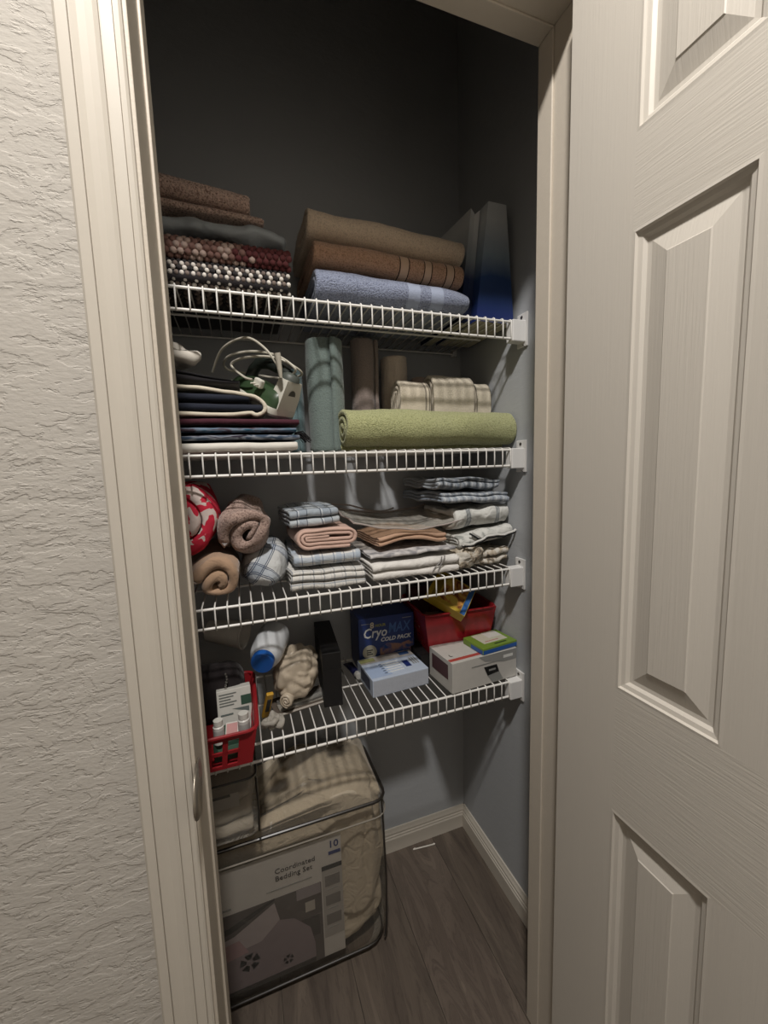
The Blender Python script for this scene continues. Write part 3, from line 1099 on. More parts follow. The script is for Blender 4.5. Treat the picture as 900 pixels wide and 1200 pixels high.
# cord wound round the handle, with plug
CORD = plain('cord_putty', 'b9b4a6', .5)
q = MB()
def cr(pts, n=8):
    pts = [Vector(p) for p in pts]
    out = []
    for i in range(len(pts) - 1):
        p0, p1, p2, p3 = pts[max(i - 1, 0)], pts[i], pts[i + 1], pts[min(i + 2, len(pts) - 1)]
        for k in range(n):
            t = k / n
            out.append(.5 * ((2 * p1) + (p2 - p0) * t + (2 * p0 - 5 * p1 + 4 * p2 - p3) * t * t + (3 * p1 - p0 - 3 * p2 + p3) * t ** 3))
    out.append(pts[-1])
    return out
q.tube(cr([(0, .02, .112), (-.010, .010, .132), (-.02, .07, .140), (-.04, .14, .120), (-.05, .20, .080), (-.02, .225, .045), (.04, .19, .055), (.058, .12, .075), (.055, .05, .105), (.02, .015, .128), (-.03, .06, .135), (-.055, .13, .105), (-.058, .17, .07), (-.056, .12, .058), (-.054, .09, .062)]), .0032, 7)
q.build('cord', CORD, iron, True)
q = MB()
q.tube(cr([(-.05, .02, .120), (-.065, .07, .148), (-.075, .13, .150), (-.08, .19, .10), (-.07, .215, .03)]), .003, 7)
q.build('cord', CORD, iron, True)
q = MB(); q.tube([(-.046, .010, .100), (-.05, .02, .120), (-.054, .03, .140), (-.057, .036, .150)], [.004, .0065, .0075, .009], 10); q.build('strain_relief', CORD, iron, True, 50)
q = MB(); q.box(-.062, -.046, .052, .078, .052, .074, r=.004); q.tube([(-.062, .058, .060), (-.076, .056, .058)], .0022, 6); q.tube([(-.062, .070, .060), (-.076, .069, .058)], .0022, 6); q.build('plug', IWH, iron)

# ---- upright rolled towels behind
def upright(label, x, y, r, h, t, mat, seed, turns=5, squash=1.0, rz=0.0, cat='towel', group='towels rolled and stood upright', tilt=0.0):
    def df(V):
        V[:, 2] = V[:, 2] - r
        V[:, 1] *= squash
        return V[:, [1, 2, 0]] * np.array([1, 1, 1])
    P_ = spiral(r, t, turns)
    o = cloth('rolled_towel', label, cat, P_, t * .96, h, mat, (x, y, B2), rot=(tilt, 0, rz), amp=.002, freq=11, amp2=.0008, seed=seed, nw=22, deform=df, group=group)
    return o
upright('slim pale teal towel rolled upright behind the iron', .140, 1.060, .030, .205, .009, terry('terry_teal', '6c8184', fleck=.2, bump=.5), 41, rz=.5)
upright('tall sage grey-green towel rolled upright beside the iron', .209, .998, .050, .262, .012, terry('terry_sage', '707d79', fleck=.15, bump=.5), 42, rz=.3)
upright('taupe grey towel rolled upright next to the sage one', .330, 1.062, .041, .290, .011, terry('terry_taupe', '8a7e78', fleck=.15, bump=.5), 43, rz=1)
upright('thick cream towel rolled upright behind the green roll', .436, 1.104, .045, .262, .012, terry('terry_cream', 'd8c9b8', fleck=.12, bump=.5), 44, rz=2)
upright('narrow blush towel rolled upright behind the folded white ones', .520, 1.125, .030, .215, .010, terry('terry_blush', 'b3a094', fleck=.12, bump=.5), 45, rz=.6)
WH1 = terry('terry_ivory', 'c9c0ae', fleck=.1, bump=.4)
WH2 = terry('terry_ivory_stripe', 'cfc5b2', fleck=.1, bump=.4, bands=[(.025, .030, '8a8376'), (.036, .040, '8a8376')])
def standing(label, x, y, wd, h, mat, seed, D=.10):
    def df(V):
        return V
    o = cloth('folded_hand_towel', label, 'towel', stad(h, D * .8, .012, 3), .0115, wd, mat, (x, y, B2), rot=(-PI / 2, 0, 0), amp=.004, freq=14, seed=seed, nw=18, group='small white towels standing behind the green roll')
    # rotated so that its fold is on top
    zs_ = [(o.matrix_basis @ v.co).z for v in o.data.vertices]
    o.location.z += B2 - min(zs_)
    return o
standing('ivory hand towel with grey woven stripes, fold uppermost', .448, .985, .088, .196, WH2, 46)
standing('plain ivory hand towel, widest of the standing folded ones', .562, .985, .125, .214, WH1, 47)
standing('small ivory face towel between the wide one and the wall', .655, .990, .050, .200, WH1, 48)

# ---- big green roll in front
def greenf(V):
    k = np.clip((V[:, 0] + .225) / .05, 0, 1)
    V[:, 2] *= .98
    return V
GT = terry('terry_green', 'a9ab7e', '83875a', fleck=.4, bump=1.0)
cloth('rolled_towel', 'lime green bath towel rolled and laid along the shelf edge', 'towel', spiral(.0565, .0155, 4, start=-PI * .35), .0150, .452, GT, (.460, .930, B2), amp=.006, freq=12, seed=51, nw=52, deform=greenf)

# =================================================================== SHELF 3: rolled and folded bed linen
def roll(label, cat, x, y, z, r, L, t, mat, seed, turns=4, sq=(1, 1), rz=0.0, amp=.006, group=None, name='rolled_blanket', start=-PI / 2, rx=0.0, ry=0.0, freq=15, dome=.16):
    def df(V):
        V[:, 1] *= sq[0]
        V[:, 2] *= sq[1]
        rr = np.hypot(V[:, 1] / (r * sq[0]), (V[:, 2] - r * sq[1]) / (r * sq[1]))
        V[:, 0] *= 1 - dome * np.clip(rr, 0, 1.2) ** 2.5
        return V
    # axis runs into the closet, open end towards the room
    return cloth(name, label, cat, spiral(r, t, turns, start=start), t * .95, L, mat, (x, y + L / 2, z), rot=(rx, ry, PI / 2 + rz), amp=amp, freq=freq, amp2=.002, seed=seed, nw=24, deform=df, group=group)
KH = fabric('khaki_fleece', 'a88b72', wr=.35, sheen=.3)
roll('tan fleece blanket roll under the red and white one', 'blanket', -.058, .872, B3, .0530, .26, .021, KH, 61, sq=(1.03, 1.22), amp=.020, turns=2.2, start=PI * .1)
PL = plaid('plaid_white_blue', 'c4c6c6', [(.5, .10, '8d99a8', .55, 'b'), (.36, .012, '4a5568', .9, 'b'), (.40, .012, '4a5568', .9, 'b'), (.60, .012, '4a5568', .9, 'b'), (.64, .012, '4a5568', .9, 'b')], .085, .085, rot=.6)
tag(link('rolled_sheet', blob_mesh('rolled_sheet', (.098, .25, .100), PL, (.75, .75), 56, 34, amp=.012, freq=14, ridge=.010, rfreq=16, amp2=.003, seed=62), None, (.042, 1.018, B3), (0, 0, -.03)), 'white and blue plaid sheet bundled beside the tan blanket', 'sheet')
TWD = terry('tweed_mauve', 'a08a80', '6b554e', 260, fleck=.5, bump=.6)
roll('mauve-brown marled blanket roll resting on two rolls below', 'blanket', .012, .880, B3 + .086, .0610, .27, .022, TWD, 63, sq=(.95, 1.30), start=-PI * .1, amp=.022, turns=2.0)
RW = patterned('print_red_white', ['b02a3c', 'bb2c40', 'c9bab4'], 15.0, thr=(.40, .53, .535), wr=.3, use_uv=False)
roll('red and white printed blanket roll by the jamb', 'blanket', -.1085, .885, B3 + .098, .066, .25, .024, RW, 64, sq=(1.0, 1.38), amp=.015, turns=1.6, start=PI * .2)

# stack of folded plaid linen with a rolled pink one in it
PG = plaid('plaid_grey_blue', 'aeb4b8', [(.5, .16, '8b96a2', .6, 'b'), (.30, .02, '4d5664', .85, 'b'), (.70, .02, '4d5664', .85, 'b'), (.36, .012, 'dfe2e2', .8, 'b')], .055, .055)
PB = plaid('plaid_pale_check', 'cdcdca', [(.5, .13, '9aa8b8', .6, 'b'), (.25, .018, '55617a', .8, 'b'), (.75, .018, '55617a', .8, 'u')], .046, .05)
PWc = plaid('check_white_thin', 'cfcdc8', [(.5, .05, '767d86', .7, 'b'), (.2, .03, 'a3a8ab', .6, 'u')], .024, .024)
g3 = 'folded plaid linen in the middle pile'
cloth('folded_sheet', 'white thinly checked sheet, lowest of the plaid pile', 'sheet', serp(5, .25, .0098), .0085, .172, PWc, (.178, .880, B3), amp=.005, freq=16, seed=71, nw=22, group=g3)
cloth('folded_sheet', 'pale blue plaid sheet just under the pink roll', 'sheet', stad(.24, .038, .0075, 3), .0072, .150, PB, (.178, .884, B3 + .0515), amp=.005, freq=16, seed=72, nw=22, group=g3)
cloth('rolled_pillowcase', 'pale pink cloth rolled flat within the plaid pile', 'pillowcase', stad(.150, .054, .0085, 6), .0078, .20, fabric('pink_cotton', 'c9aa9c', wr=.25), (.105, .985, B3 + .0895), rot=(0, 0, PI / 2 + PI), amp=.004, freq=15, seed=73, nw=16)
cloth('folded_pillowcase', 'grey-blue plaid pillowcase on top of the pink roll', 'pillowcase', serp(4, .17, .011), .0095, .112, PG, (.155, .905, B3 + .142), rot=(.0, -.06, .06), amp=.005, freq=16, seed=74, nw=20, group=g3)

# sheets: white with grey piping, floral, peach
WPI = patterned('white_percale', ['d2cfca', 'dcd9d4', 'e2dfda'], 20, thr=(.3, .5, .7), wr=.45)
def pip(V):
    return V
ws = thing('folded_duvet_cover', 'white duvet cover with a thin grey piping line, on the wire', 'duvet cover', (.392, .878, B3), (0, 0, .04))
link('cover_body', cloth_mesh('cover_body', serp(4, .24, .0125), .0112, .232, WPI, amp=.006, freq=15, seed=81, nw=30), ws)
q = MB()
q.tube(cr([(.038, -.005, .010), (.046, -.006, .022), (.060, -.006, .034), (.066, -.004, .046)], 5), .0016, 6)
q.tube(cr([(.054, -.005, .010), (.060, -.006, .024), (.070, -.006, .038), (.074, -.004, .048)], 5), .0016, 6)
q.build('piping', fabric('piping_grey', '8d8a88'), ws, True)
FLG = patterned('print_grey_sprig', ['8e8d90', 'b6b4b4', 'cbc8c6'], 38, thr=(.38, .5, .62), wr=.5)
cloth('folded_sheet', 'grey sprigged sheet crumpled between the white cover and peach one', 'sheet', serp(2, .22, .0085), .0075, .225, FLG, (.392, .888, B3 + .0535), rot=(0, -.01, .03), amp=.007, freq=20, seed=82, nw=26)
PEACH = fabric('peach_cotton', 'b99880', wr=.35)
def crown(V):
    V[:, 2] = V[:, 2] + .012 * np.cos(np.clip((V[:, 0] + .01) / .075, -1, 1) * PI / 2) 
    return V
cloth('folded_sheet', 'peach folded sheet inside the clear zip pouch', 'sheet', serp(4, .18, .0072), .0062, .186, PEACH, (.398, .908, B3 + .0745), rot=(0, 0, .03), amp=.005, freq=17, seed=83, nw=26, deform=crown)
# clear pouch over the peach sheet
po = thing('zip_pouch', 'clear plastic bedding pouch with pale piping, slumped open', 'pouch', (.390, .903, B3 + .104))
VIN = vinyl('clear_pouch_film', haze=.09)
def pouch(V):
    x, y = V[:, 0], V[:, 1]
    V[:, 2] += .030 * np.clip(y / .22, 0, 1) - .018 * np.cos(np.clip(x / .13, -1, 1) * PI / 2) + .028 * np.clip(-x / .13, 0, 1) ** 2
    return V
gx, gy = 20, 14
vs = []; fs = []
for j in range(gy + 1):
    for i_ in range(gx + 1):
        xx = -.145 + .29 * i_ / gx; yy = .23 * j / gy
        n1 = noise.noise(Vector((xx * 13, yy * 13, 2.0)))
        z = .012 + .020 * yy / .23 + .026 * max(0, -xx / .145) ** 1.6 + .016 * max(0, xx / .145) ** 2 - .008 + .010 * n1 + .006
        vs.append((xx, yy, max(z, .002)))
for j in range(gy):
    for i_ in range(gx):
        a = j * (gx + 1) + i_
        fs.append((a, a + 1, a + gx + 2, a + gx + 1))
q = MB(); q.add(vs, fs); o = q.build('film', VIN, po, True, None)
m = o.modifiers.new('film', 'SOLIDIFY'); m.thickness = .0006
PIPE = plain('pouch_piping', 'a79d98', .4)
def vat(i_, j):
    return Vector(vs[j * (gx + 1) + i_]) + Vector((0, 0, .001))
q = MB(); q.tube([vat(i_, 0) for i_ in range(gx + 1)], .0020, 6); q.tube([vat(i_, gy) for i_ in range(gx + 1)], .0032, 6); q.tube([vat(0, j) for j in range(gy + 1)], .0022, 6); q.tube([vat(gx, j) for j in range(gy + 1)], .0022, 6)
q.tube([vat(i_, gy) + Vector((0, .004, .008 + .006 * math.sin(i_ * .5))) for i_ in range(gx - 6)], .0026, 6)
q.build('piping', PIPE, po, True)

# right-hand pile
FLO = patterned('print_floral_cream', ['6d655c', 'b9ac98', 'cfcac0'], 55, thr=(.36, .46, .55), wr=.6)
cloth('folded_coverlet', 'cream floral ruffled sham, lowest by the closet side wall', 'sham', serp(4, .22, .0125), .0105, .158, FLO, (.600, .905, B3), rot=(0, 0, .05), amp=.009, freq=24, amp2=.004, freq2=60, seed=91, nw=34)
# ruffle spilling towards the white cover
q = blob_mesh('ruffle', (.085, .09, .05), FLO, (.8, .8), 40, 22, amp=.012, freq=34, ridge=.016, rfreq=34, seed=17)
o = link('crumpled_ruffle', q, None, (.540, .925, B3)); tag(o, 'crumpled floral ruffle spilling between the white cover and the sham', 'ruffle')
WFL = patterned('white_faint_sprig', ['9a9c98', 'c8c8c3', 'd2d1cc'], 42, thr=(.33, .43, .6), wr=.5)
pc = thing('trimmed_pillowcase', 'white pillowcase with black braid trim, tilted on the floral sham', 'pillowcase', (.606, .893, B3 + .062), (0, -.13, .10))
link('case_body', cloth_mesh('case_body', stad(.22, .042, .009, 2), .0088, .175, WFL, amp=.007, freq=16, seed=92, nw=30), pc)
BLK = fabric('black_braid', '23252a')
q = MB()
q.tube([(-.086 + .172 * k / 24, -.004 + .003 * math.sin(k * 1.3), .013 - .004 * math.sin(k * .4)) for k in range(25)], .0026, 6)
q.tube([(-.086 + .172 * k / 24, -.006 + .003 * math.sin(k * 1.3), .018 - .004 * math.sin(k * .4)) for k in range(25)], .0030, 6, mi=1)
q.tube([(-.058 + .030 * k / 8, -.003 + .004 * abs(k - 4) / 4 + .012 * max(0, k - 5) / 3 * 0, .040 - .024 * k / 8) for k in range(9)], .0024, 6)
q.tube([(-.050 + .030 * k / 8, -.003 + .004 * abs(k - 4) / 4, .041 - .024 * k / 8) for k in range(9)], .0026, 6, mi=1)
q.build('braid_trim', [BLK, fabric('white_braid', 'd5d4d0')], pc, True)
PUF = plaid('puffy_white_stripe', 'cfcfca', [(.46, .035, '80868a', .8, 'u'), (.54, .035, '80868a', .8, 'u')], .09, .09, wr=.7)
cloth('folded_comforter', 'puffy white comforter with thin grey lines in the wall pile', 'comforter', stad(.22, .072, .019, 2), .019, .165, PUF, (.602, .900, B3 + .100), rot=(0, -.07, .03), amp=.012, freq=18, amp2=.004, seed=93, nw=34)
STG = plaid('stripe_grey_blue', 'a3a9b0', [(.3, .12, '7d8794', .7, 'u'), (.7, .10, 'c3c7ca', .8, 'u')], .022, .03, wr=.5)
cloth('folded_sheet', 'grey-blue striped flat sheet under the uppermost one by the wall', 'sheet', serp(3, .22, .0115), .0100, .205, STG, (.570, .905, B3 + .168), rot=(0, .03, .04), amp=.008, freq=17, seed=94, nw=30)
cloth('folded_sheet', 'slate-grey striped sheet, uppermost of the pile by the wall', 'sheet', serp(3, .20, .0120), .0105, .195, plaid('stripe_slate', '8f959c', [(.3, .14, '6c7580', .7, 'u'), (.7, .10, 'b2b6b9', .8, 'u')], .022, .03, wr=.6), (.560, .915, B3 + .203), rot=(0, .04, .05), amp=.011, freq=17, seed=95, nw=30)

# =================================================================== SHELF 4
RED = plain('red_basket_plastic', '8c1d23', .4, spec=.4, var=.03)
def taper_basket(name, label, loc, rz, W0, D0, W1, D1, h, t, mat, rim=.008, holes=None, cat='basket'):
    """open tapered tub: W0 x D0 at the base, W1 x D1 at the rim; holes=(n_front, n_side, rows)"""
    r = thing(name, label, cat, loc, (0, 0, rz))
    q = MB()
    q.box(-W0 / 2, W0 / 2, -D0 / 2, D0 / 2, 0, t)
    def wall(a0, a1, b0, b1, nh, rows):
        # a0,a1 base ends, b0,b1 rim ends
        a0, a1, b0, b1 = map(Vector, (a0, a1, b0, b1))
        nrm = (a1 - a0).cross(b0 - a0).normalized() * t
        def pt(u, v):
            return (a0.lerp(a1, u)).lerp(b0.lerp(b1, u), v)
        def slab(u0, u1, v0, v1):
            c = [pt(u0, v0), pt(u1, v0), pt(u1, v1), pt(u0, v1)]
            vs = c + [p - nrm for p in c]
            q.add(vs, [(0, 1, 2, 3), (7, 6, 5, 4), (0, 4, 5, 1), (1, 5, 6, 2), (2, 6, 7, 3), (3, 7, 4, 0)])
        if not nh:
            slab(0, 1, 0, 1)
            return
        e = .10
        us = np.linspace(e, 1 - e, nh + 1)
        vsx = np.linspace(.10, .84, rows + 1)
        slab(0, e, 0, 1); slab(1 - e, 1, 0, 1); slab(e, 1 - e, 0, .10); slab(e, 1 - e, .84, 1)
        gu, gv = (us[1] - us[0]) * .17, (vsx[1] - vsx[0]) * .12
        for k in range(nh + 1):
            slab(max(e, us[k] - gu), min(1 - e, us[k] + gu), .10, .84)
        for j in range(1, rows):
            slab(e, 1 - e, vsx[j] - gv, vsx[j] + gv)
    nf, ns, rw = holes or (0, 0, 0)
    A = [(-W0 / 2, -D0 / 2, 0), (W0 / 2, -D0 / 2, 0), (W0 / 2, D0 / 2, 0), (-W0 / 2, D0 / 2, 0)]
    Bq = [(-W1 / 2, -D1 / 2, h), (W1 / 2, -D1 / 2, h), (W1 / 2, D1 / 2, h), (-W1 / 2, D1 / 2, h)]
    for k in range(4):
        wall(A[k], A[(k + 1) % 4], Bq[k], Bq[(k + 1) % 4], nf if k % 2 == 0 else ns, rw)
    q.build('tub', mat, r)
    q = MB()
    lp = []
    cr_ = .02
    for (cx, cy, a0) in ((W1 / 2 - cr_, -D1 / 2 + cr_, -PI / 2), (W1 / 2 - cr_, D1 / 2 - cr_, 0), (-W1 / 2 + cr_, D1 / 2 - cr_, PI / 2), (-W1 / 2 + cr_, -D1 / 2 + cr_, PI)):
        for k in range(6):
            a = a0 + PI / 2 * k / 5
            lp.append((cx + (cr_ + .002) * math.cos(a), cy + (cr_ + .002) * math.sin(a), h))
    q.tube(lp, rim / 2, 8, closed=True)
    q.build('rim', mat, r, True)
    return r
taper_basket('plastic_basket', 'red slotted plastic basket jutting over the shelf edge', (-.135, .920, B4), 0, .245, .225, .270, .245, .075, .0035, RED, holes=(7, 6, 2))
# in the basket: cartons, bottles, dark pouch
GRN = plain('carton_green', '2f4a3c', .55); CW = plain('carton_white', 'c4c2bb', .55); CP = plain('carton_pink', 'b88a88', .5)
ct = thing('medicine_carton', 'white carton with a green corner standing in the red basket', 'carton', (-.042, .905, B4 + .0045), (-.22, 0, .06))
q = MB(); q.box(-.036, .036, 0, .030, 0, .098, r=.0012); q.build('carton_body', CW, ct)
q = MB(); q.box(.014, .0362, -.0008, .001, .060, .080); q.build('green_corner', GRN, ct)
q = MB()
for k in range(5):
    q.box(-.031, -.031 + .036 - .006 * (k % 3), -.0008, 0, .088 - k * .006, .0905 - k * .006)
q.build('print_lines', plain('print_grey', '6b6e6b', .6), ct)
q = MB(); q.poly([(-.006, -.0008, .056), (.030, -.0008, .044), (.030, -.0008, .055)]); q.poly([(-.030, -.0009, .044), (-.004, -.0009, .044), (-.004, -.0009, .0475), (-.030, -.0009, .0475)]); q.build('print_block', plain('print_slate', '5f6765', .6), ct)
ct = thing('medicine_carton', 'dark green carton lying low in the red basket', 'carton', (-.050, .826, B4 + .0045), (0, 0, .03))
q = MB(); q.box(-.034, .034, 0, .060, 0, .040, r=.0012); q.build('carton_body', GRN, ct)
q = MB(); q.box(-.026, .026, -.0006, 0, .01, .03); q.build('carton_print', plain('carton_lt_green', '51705e', .6), ct)
PILL = plain('pill_white', 'c9c7c2', .4)
def vial(label, x, y, z, r, h, cap):
    v = thing('pill_bottle', label, 'bottle', (x, y, z), group='small bottles in the red basket')
    q = MB(); q.lathe([(.0001, 0), (r, 0), (r, h * .72), (r * .75, h * .78)], 14); q.build('bottle_body', PILL, v, True, 40)
    q = MB(); q.lathe([(r * .8, h * .78), (r * .86, h * .79), (r * .86, h), (.0001, h)], 14); q.build('cap', cap, v, True, 40)
    q = MB(); q.lathe([(r * 1.01, h * .15), (r * 1.01, h * .6)], 14); q.build('bottle_label', plain('vial_label', 'a9a7a4', .6), v, True)
vial('white pill bottle at the jamb side of the green carton', -.072, .829, B4 + .0445, .0105, .048, CW)
vial('white pill bottle on the green carton beside the basket rim', -.024, .832, B4 + .0445, .0115, .050, CW)
ct = thing('medicine_carton', 'small pink and white carton flat between the two pill bottles', 'carton', (-.048, .826, B4 + .0445), (.35, 0, -.04))
q = MB(); q.box(-.0125, .0125, 0, .034, 0, .012, r=.0008); q.build('carton_body', CW, ct)
q = MB(); q.box(-.0105, .0105, .004, .030, .0118, .0126); q.build('carton_print', CP, ct)
ct = tag(link('toiletry_pouch', blob_mesh('toiletry_pouch', (.13, .09, .125), fabric('pouch_black', '1f1a1b', wr=.3), (.5, .6), 30, 18, amp=.008, seed=6), None, (-.085, .990, B4 + .0045)), 'black toiletry pouch at the back of the red basket', 'pouch')
q = MB()
for k in range(12):
    q.ellipsoid((-.058 + .002 * math.sin(k), .938 - .0008 * k, B4 + .132 - .0062 * k), (.003, .003, .0032), 6, 4)
tag(q.build('bead_chain', plain('chain_silver', 'a8a6a2', .25, metal=.9), None, True), 'silver bead chain hanging on the black pouch', 'chain')
# white cup lying on its side
cup = thing('plastic_cup', 'white plastic cup lying on its side over the basket', 'cup', (-.100, 1.112, B4 + .174), (0, 1.68, -.42))
q = MB(); q.lathe([(.0001, 0), (.026, 0), (.036, .092), (.0385, .094), (.0385, .097), (.0345, .097), (.0335, .092), (.024, .004), (.0001, .004)], 26); q.build('cup_body', plain('cup_white', 'd2cdc4', .4), cup, True, 40)
# bottle with blue cap
bo = thing('lotion_bottle', 'white bottle with a bright blue cap lying behind the basket', 'bottle', (.078, 1.095, B4 + .172), (PI / 2 + .17, 0, -.34))
q = MB(); q.lathe([(.0001, .048), (.032, .048), (.038, .053), (.039, .064), (.039, .120), (.0375, .138), (.033, .150), (.026, .158)], 28); q.build('bottle_body', plain('bottle_white', 'c6c9cc', .3), bo, True, 50)
q = MB(); q.lathe([(.0255, .155), (.0265, .156), (.0265, .170), (.025, .173), (.0001, .173)], 28); q.build('cap', plain('cap_blue', '1f55a0', .3), bo, True, 40)
# rolled beige plastic bag
PBAG = plain('bag_beige_film', 'b8ab98', .35, spec=.5, bump=.6, scale=60, var=.06)
pb = thing('plastic_bag', 'crinkled beige plastic bag rolled into a bundle', 'plastic bag', (.094, .955, B4 + .018), (0, .0, -.22))
pb.scale = (.92, .95, 1.0)
link('bundle', blob_mesh('bundle', (.115, .13, .108), PBAG, (.8, .75), 90, 50, amp=.010, freq=14, ridge=.016, rfreq=30, amp2=.004, freq2=70, seed=21), pb, (0, .050, .0))
link('rolled_edge', cloth_mesh('rolled_edge', spiral(.020, .006, 3), .0056, .075, PBAG, amp=.005, freq=26, seed=22, nw=14), pb, (-.012, .010, .0), (0, 0, PI / 2 - .25))
# tool in a carded pack
pk2_ = thing('tool_pack', 'small grey tool in a clear carded blister pack', 'pack', (.110, .985, B4 + .0015), (.0, 0, .16))
q = MB(); q.box(-.070, .070, -.038, .045, 0, .0012); q.build('backing_card', plain('card_dark', '5b5148', .6), pk2_)
q = MB(); q.box(-.066, .066, -.0375, -.030, .0012, .0016); q.build('print_strip', plain('card_pale', 'aaa49b', .6), pk2_)
q = MB(); q.tube([(-.05, -.012, .008), (-.01, -.014, .008), (.02, -.014, .009), (.05, -.010, .008)], [.003, .0035, .006, .007], 8); q.build('tool', plain('tool_grey', '8b8d8c', .35, metal=.4), pk2_, True)
q = MB(); q.box(-.060, .062, -.026, .012, .0013, .016, r=.005); q.build('blister', vinyl('blister_clear', haze=.08), pk2_, True)
# yellow snap knife
kn = thing('snap_knife', 'yellow snap-blade knife standing between basket and bag', 'knife', (.020, .935, B4 + .003), (.42, .10, .2))
q = MB(); q.box(-.008, .008, 0, .009, .008, .085, r=.002); q.build('handle', plain('knife_yellow', 'b98f2c', .4), kn)
q = MB(); q.box(-.0045, .0045, -.0012, .0002, .03, .07, r=.0004); q.build('slide', plain('knife_black', '1b1a18', .5), kn)
q = MB(); q.box(-.006, .006, .002, .007, 0, .010, r=.001); q.build('end_cap', plain('knife_grey', '8f8b84', .4), kn)
# loose crumpled paper by the rim
tag(link('paper_scrap', blob_mesh('paper_scrap', (.050, .035, .024), plain('scrap_grey', '9a958c', .7), (.9, .9), 44, 24, amp=.008, freq=50, ridge=.022, rfreq=60, seed=3), None, (.036, .905, B4)), 'crumpled grey paper scrap by the yellow knife', 'paper')
# black binder box
bb = thing('document_box', 'matt black upright document box', 'box', (.182, .932, B4), (0, 0, -.085))
BLKP = plain('box_black', '0d0c0d', .55, var=.1)
q = MB(); q.box(-.022, .024, 0, .214, 0, .1385, r=.0012); q.build('box_body', BLKP, bb)
q = MB(); q.box(-.0225, .0245, -.0006, .2146, .098, .0990); q.build('lid_seam', plain('box_seam', '050505', .8), bb)
# ointment tube
tu = thing('ointment_tube', 'small navy ointment tube with a white cap, lying flat', 'tube', (.276, 1.025, B4 + .011), (PI / 2, 0, PI + .12))
q = MB()
vs, fs = [], []
for k, (a, bb_) in enumerate(((.0105, .0105), (.0105, .0100), (.0115, .0075), (.013, .0045), (.0145, .0012))):
    for j in range(14):
        th = 2 * PI * j / 14
        vs.append((a * math.cos(th), bb_ * math.sin(th), .016 + .018 * k))
for k in range(4):
    for j in range(14):
        fs.append((k * 14 + j, k * 14 + (j + 1) % 14, (k + 1) * 14 + (j + 1) % 14, (k + 1) * 14 + j))
fs.append(tuple(range(14))[::-1]); fs.append(tuple(range(56, 70)))
q.add(vs, fs); q.build('tube_body', plain('tube_navy', '23264e', .35), tu, True, 50)
q = MB(); q.lathe([(.0001, 0), (.0088, 0), (.0098, .017), (.0001, .017)], 14); q.build('cap', plain('tube_cap', 'b9b7b2', .4), tu, True, 40)

def carton(name, label, loc, rz, W, D, Hh, mats, cat='box', rx=0.0, ry=0.0, tape=None):
    r = thing(name, label, cat, loc, (rx, ry, rz))
    q = MB(); q.box(-W / 2, W / 2, 0, D, 0, Hh, r=.0012)
    q.build('box_body', mats, r)
    return r
def panel(parent, name, x0, x1, z0, z1, mat, y=-.0005):
    q = MB(); q.box(x0, x1, y, y + .0004, z0, z1); return q.build(name, mat, parent)
def tpanel(parent, name, x0, x1, y0, y1, z, mat):
    q = MB(); q.box(x0, x1, y0, y1, z + .0001, z + .0005); return q.build(name, mat, parent)
FR = (PI / 2, 0, 0)
INKW = plain('ink_white', 'd6d6d2', .5); INKB = plain('ink_navy', '1d2c66', .5); INKY = plain('ink_olive', '8d8b3a', .5); INKR = plain('ink_red', 'a8483f', .5); INKK = plain('ink_black', '161616', .5); INKG = plain('ink_grey', '8a8b88', .5)
# cold pack box
cy_ = carton('cold_pack_box', 'navy cold pack carton with white lettering standing upright', (.372, 1.058, B4), -.03, .168, .100, .158, plain('cryo_navy', '20346c', .4, var=.08), cat='carton')
f_ = -.0006
text('brand_word', 'Cryo', .040, INKW, cy_, (-.072, f_, .100), FR, shear=.18, bold=.0006, sx=.86)
text('brand_word', 'MAX', .042, plain('ink_blue', '4668a0', .5), cy_, (.003, f_, .107), FR, shear=.18, sx=.74, bold=.0005)
text('pack_word', 'COLD PACK', .0165, INKW, cy_, (-.020, f_, .084), FR, shear=.22, sx=1.0, bold=.0006)
text('hour_word', '8', .024, plain('ink_cream', 'd0c3a8', .5), cy_, (-.050, f_, .128), FR, bold=.0006)
text('hour_word', 'HOUR', .011, INKY, cy_, (-.035, f_, .130), FR, bold=.0004)
text('lid_word', 'Cryo', .016, plain('ink_blue', '4668a0', .5), cy_, (-.074, .030, .1582), (0, 0, 0), shear=.15)
q = MB(); q.poly([(-.053 + .021 * math.cos(2 * PI * k / 24), -.0007, .058 + .021 * math.sin(2 * PI * k / 24)) for k in range(24)]); q.build('round_seal', plain('seal_cream', 'a9a595', .6), cy_)
q = MB()
for k in range(3):
    q.box(-.062, -.044 - .004 * (k % 2), -.0011, -.0008, .062 - k * .006, .065 - k * .006)
q.build('seal_print', INKK, cy_)
FIG = patterned('cold_pack_photo', ['2f4a80', '6a5f78', '9a7768'], 40, thr=(.4, .5, .6), use_uv=False, wr=0)
q = MB(); q.poly([(-.022, -.0007, .040), (.080, -.0007, .040), (.080, -.0007, .078), (.04, -.0007, .070), (.0, -.0007, .078), (-.022, -.0007, .066)]); q.build('photo_print', FIG, cy_)
panel(cy_, 'small_print', -.076, -.052, .141, .1425, INKG, -.0006)
panel(cy_, 'small_print', .048, .076, .1445, .1465, INKG, -.0006)
